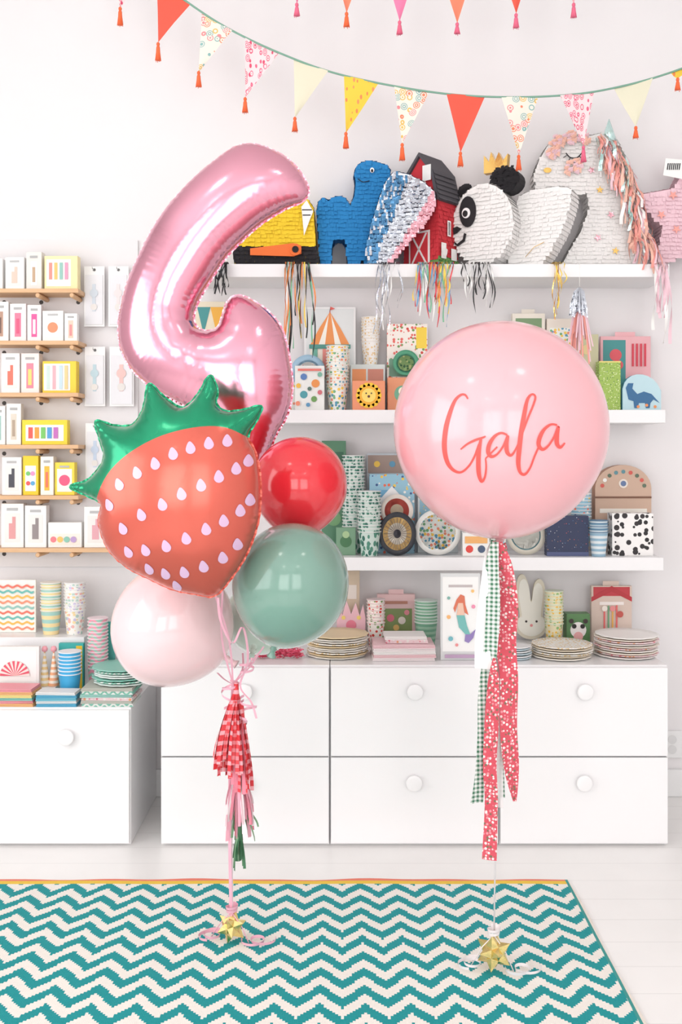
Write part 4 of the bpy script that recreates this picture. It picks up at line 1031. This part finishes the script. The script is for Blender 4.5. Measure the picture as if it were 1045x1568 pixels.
tail(b,[(755,828,12),(750,870,20),(752,930,20),(748,1000,20),(740,1060,19),(737,1120,17),(732,1180,17),(727,1222,20)],2.68,G_g,-.035)
tail(b,[(758,828,12),(764,900,16),(766,1000,14),(764,1100,14),(768,1180,14),(770,1228,14)],2.68,G_g,.03)
tail(b,[(760,828,14),(768,860,26),(775,920,32),(774,980,32),(779,1040,29),(777,1110,28),(781,1170,24),(787,1224,5)],2.68,G_f,-.018)
tail(b,[(752,1000,4),(752,1040,18),(749,1100,23),(745,1160,21),(748,1220,19),(746,1306,21)],2.68,G_f,-.055)
tail(b,[(757,828,3),(758,900,10),(757,1000,4)],2.68,G_f,-.02)
tail(b,[(757,828,8),(763,940,10),(765,1060,14),(762,1160,14),(762,1236,16)],2.68,G_s,-.01)
for a in (-1,1): b.tube([KG+Vector((0,-.012,0)),KG+Vector((a*.012,-.014,.008)),KG+Vector((a*.016,-.012,-.006)),KG+Vector((0,-.012,-.004))],.004,G_f)
b.build('fabric_strip_tail')
YW=2.66; wg=Vector((WX(757,YW),YW,.006))
M_pinkrib=mat('pink_curling_ribbon',(242,180,198),.3,coat=.3); M_whrib=mat('white_curling_ribbon',(246,236,238),.3,coat=.3)
b=MB(); b.tube([KG+Vector((0,0,.01)),KG.lerp(Vector((wg.x,wg.y,.11)),.5),Vector((wg.x,wg.y,.11))],.0022,M_whrib); b.build('balloon_string')

# ---------------------------------------------------------------- weights
M_gw=mat('gold_foil_weight',(238,216,144),.24,1,bump=(50,.3,.003))
def curl(b,c,r,turns,h,m,w=.005,a0=0,drift=(0,0,0)):
    P=[];S=[];n=int(turns*18)
    for i in range(n+1):
        s=i/n;a=a0+s*turns*2*math.pi
        P.append(Vector(c)+Vector((r*math.cos(a)*(1+.2*s),r*math.sin(a),h*s))+Vector(drift)*s); S.append((.0008*math.cos(a),.0008*math.sin(a),w))
    for p in P: p.z=max(p.z,.013)
    b.strip(P,S,m)
def star_weight(x,Y,Rr,rm,seed):
    random.seed(seed)
    bm=bmesh.new(); bmesh.ops.create_icosphere(bm,subdivisions=1,radius=1); bm.faces.ensure_lookup_table(); b=MB()
    cen={f.index:f.calc_center_median().normalized()*Rr*.56 for f in bm.faces}
    c=Vector((x,Y,0)); q=Matrix.Rotation(seed*.7,3,'Y')@Matrix.Rotation(seed*1.3,3,'X')
    for e in bm.edges:
        f1,f2=e.link_faces
        for v in e.verts:
            tri=[v.co*Rr,cen[f1.index],cen[f2.index]]
            b.add([q@p for p in tri],[(0,1,2)],M_gw)
    mz=min(p.z for p in b.v); c.z=-mz+.0085
    b.v=[p+c for p in b.v]; bm.free()
    top=Rr*1.8+.01
    curl(b,(x,Y,top),.015,2.3,.02,rm,.004)
    curl(b,(x-.05,Y+.01,.03),.024,1.6,-.01,rm,.004,a0=1,drift=(-.02,0,0))
    curl(b,(x+.05,Y-.02,.02),.024,1.7,.0,rm,.004,a0=2.5,drift=(.05,.01,0))
    b.tube([(x,Y,top),(x-.03,Y,top*.7),(x-.06,Y+.01,.016)],.0015,rm); b.tube([(x,Y,top),(x+.03,Y-.01,top*.6),(x+.05,Y-.02,.016)],.0015,rm)
    b.build('gold_star_balloon_weight')
    random.seed(seed+50)
star_weight(wg.x,YW+.005,.052,M_whrib,1)
YWB=2.82; star_weight(WX(355,YWB),YWB,.046,M_pinkrib,2)

# ---------------------------------------------------------------- tassel garland and ribbons
b=MB()
def rib(pts,Y,w,m):
    pc=cr([(p[0],p[1],p[2] if len(p)>2 else 0) for p in pts],8)
    b.strip([(WX(p.x,Y+p.z),Y+p.z,WZ(p.y,Y+p.z)) for p in pc],[(w,w*.5*math.sin(i*.25),0) for i in range(len(pc))],m)
rib([(357,1046),(353,1150),(352,1280),(354,1405)],2.82,.0045,M_pinkrib)
rib([(360,1046),(357,1150),(355,1280),(356,1400)],2.825,.003,M_whrib)
for (x0,y0,yy) in [(330,912,-.2),(341,905,-.2),(404,990,-.05),(333,1030,.05),(372,1000,.1),(400,996,-.05)]:
    mx=(x0+357)/2+U(-10,8)
    rib([(x0,y0,yy),(mx,(y0+1050)/2,yy*.5),(357,1048,0)],2.82,.0026,M_pinkrib)
rib([(334,915,-.2),(338,950,-.2),(356,985,-.15),(372,960,-.12),(380,1010,-.08),(368,1050,-.03),(385,1075,-.02),(393,1100,-.02)],2.82,.003,M_pinkrib)
for k in range(5):
    curl(b,(TIE.x+U(-.02,.05),TIE.y-.03,TIE.z+U(-.04,.05)),U(.012,.024),U(1,2),U(-.08,.05),M_pinkrib,.0035,U(0,6))
b.build('curling_ribbon')
T_rs=pat_stripe('tassel_red_pink',(224,58,66),(246,172,180),.028,2,.6); T_rs2=pat_stripe('tassel_red_pink_b',(230,66,74),(242,134,142),.021,2,.5)
T_p1=mat('tissue_pink',(244,176,192),.7,bump=(200,.2)); T_p2=mat('tissue_rose',(234,140,158),.7,bump=(200,.2)); T_wh=mat('tissue_white',(250,236,238),.7,bump=(200,.2)); T_g=mat('tissue_green',(74,122,88),.7,bump=(200,.2)); T_g2=mat('tissue_sage',(130,165,130),.7,bump=(200,.2))
def tassel(name,tx,ty,bx0,bx1,by0,by1,n,cols,Y,w=.0042):
    b=MB()
    b.tube([(WX(tx,Y),Y,WZ(ty,Y)+.02),(WX(tx,Y),Y,WZ(ty,Y)-.03)],[.006,.010],cols[0],10)
    for k in range(n):
        ex=U(bx0,bx1); y1=U(by0,by1); yo=U(-.025,.025); m=random.choice(cols); ph=U(0,6); P=[];S=[]
        for i in range(10):
            s=i/9; P.append((WX(tx+(ex-tx)*(1-(1-s)**1.5),Y),Y+yo*s**.6+.003*math.sin(ph+s*6),WZ(ty+(y1-ty)*s,Y))); S.append((w*math.cos(ph+s),w*math.sin(ph+s)*.8+.001,0))
        b.strip(P,S,m)
    b.build(name)
tassel('tissue_tassel',362,1056,326,386,1150,1190,50,[T_rs,T_rs2,T_rs],2.80,.0055)
tassel('tissue_tassel',370,1088,352,386,1180,1215,32,[T_rs2,T_rs,T_p2],2.81,.0055)
tassel('tissue_tassel',366,1170,345,390,1225,1290,54,[T_p1,T_p2,T_p1,T_wh],2.82,.005)
tassel('tissue_tassel',366,1225,338,396,1260,1286,14,[T_g2,T_p1,T_g2],2.83,.0035)
tassel('tissue_tassel',367,1270,358,376,1305,1330,18,[T_g,T_g2,T_g],2.82,.004)
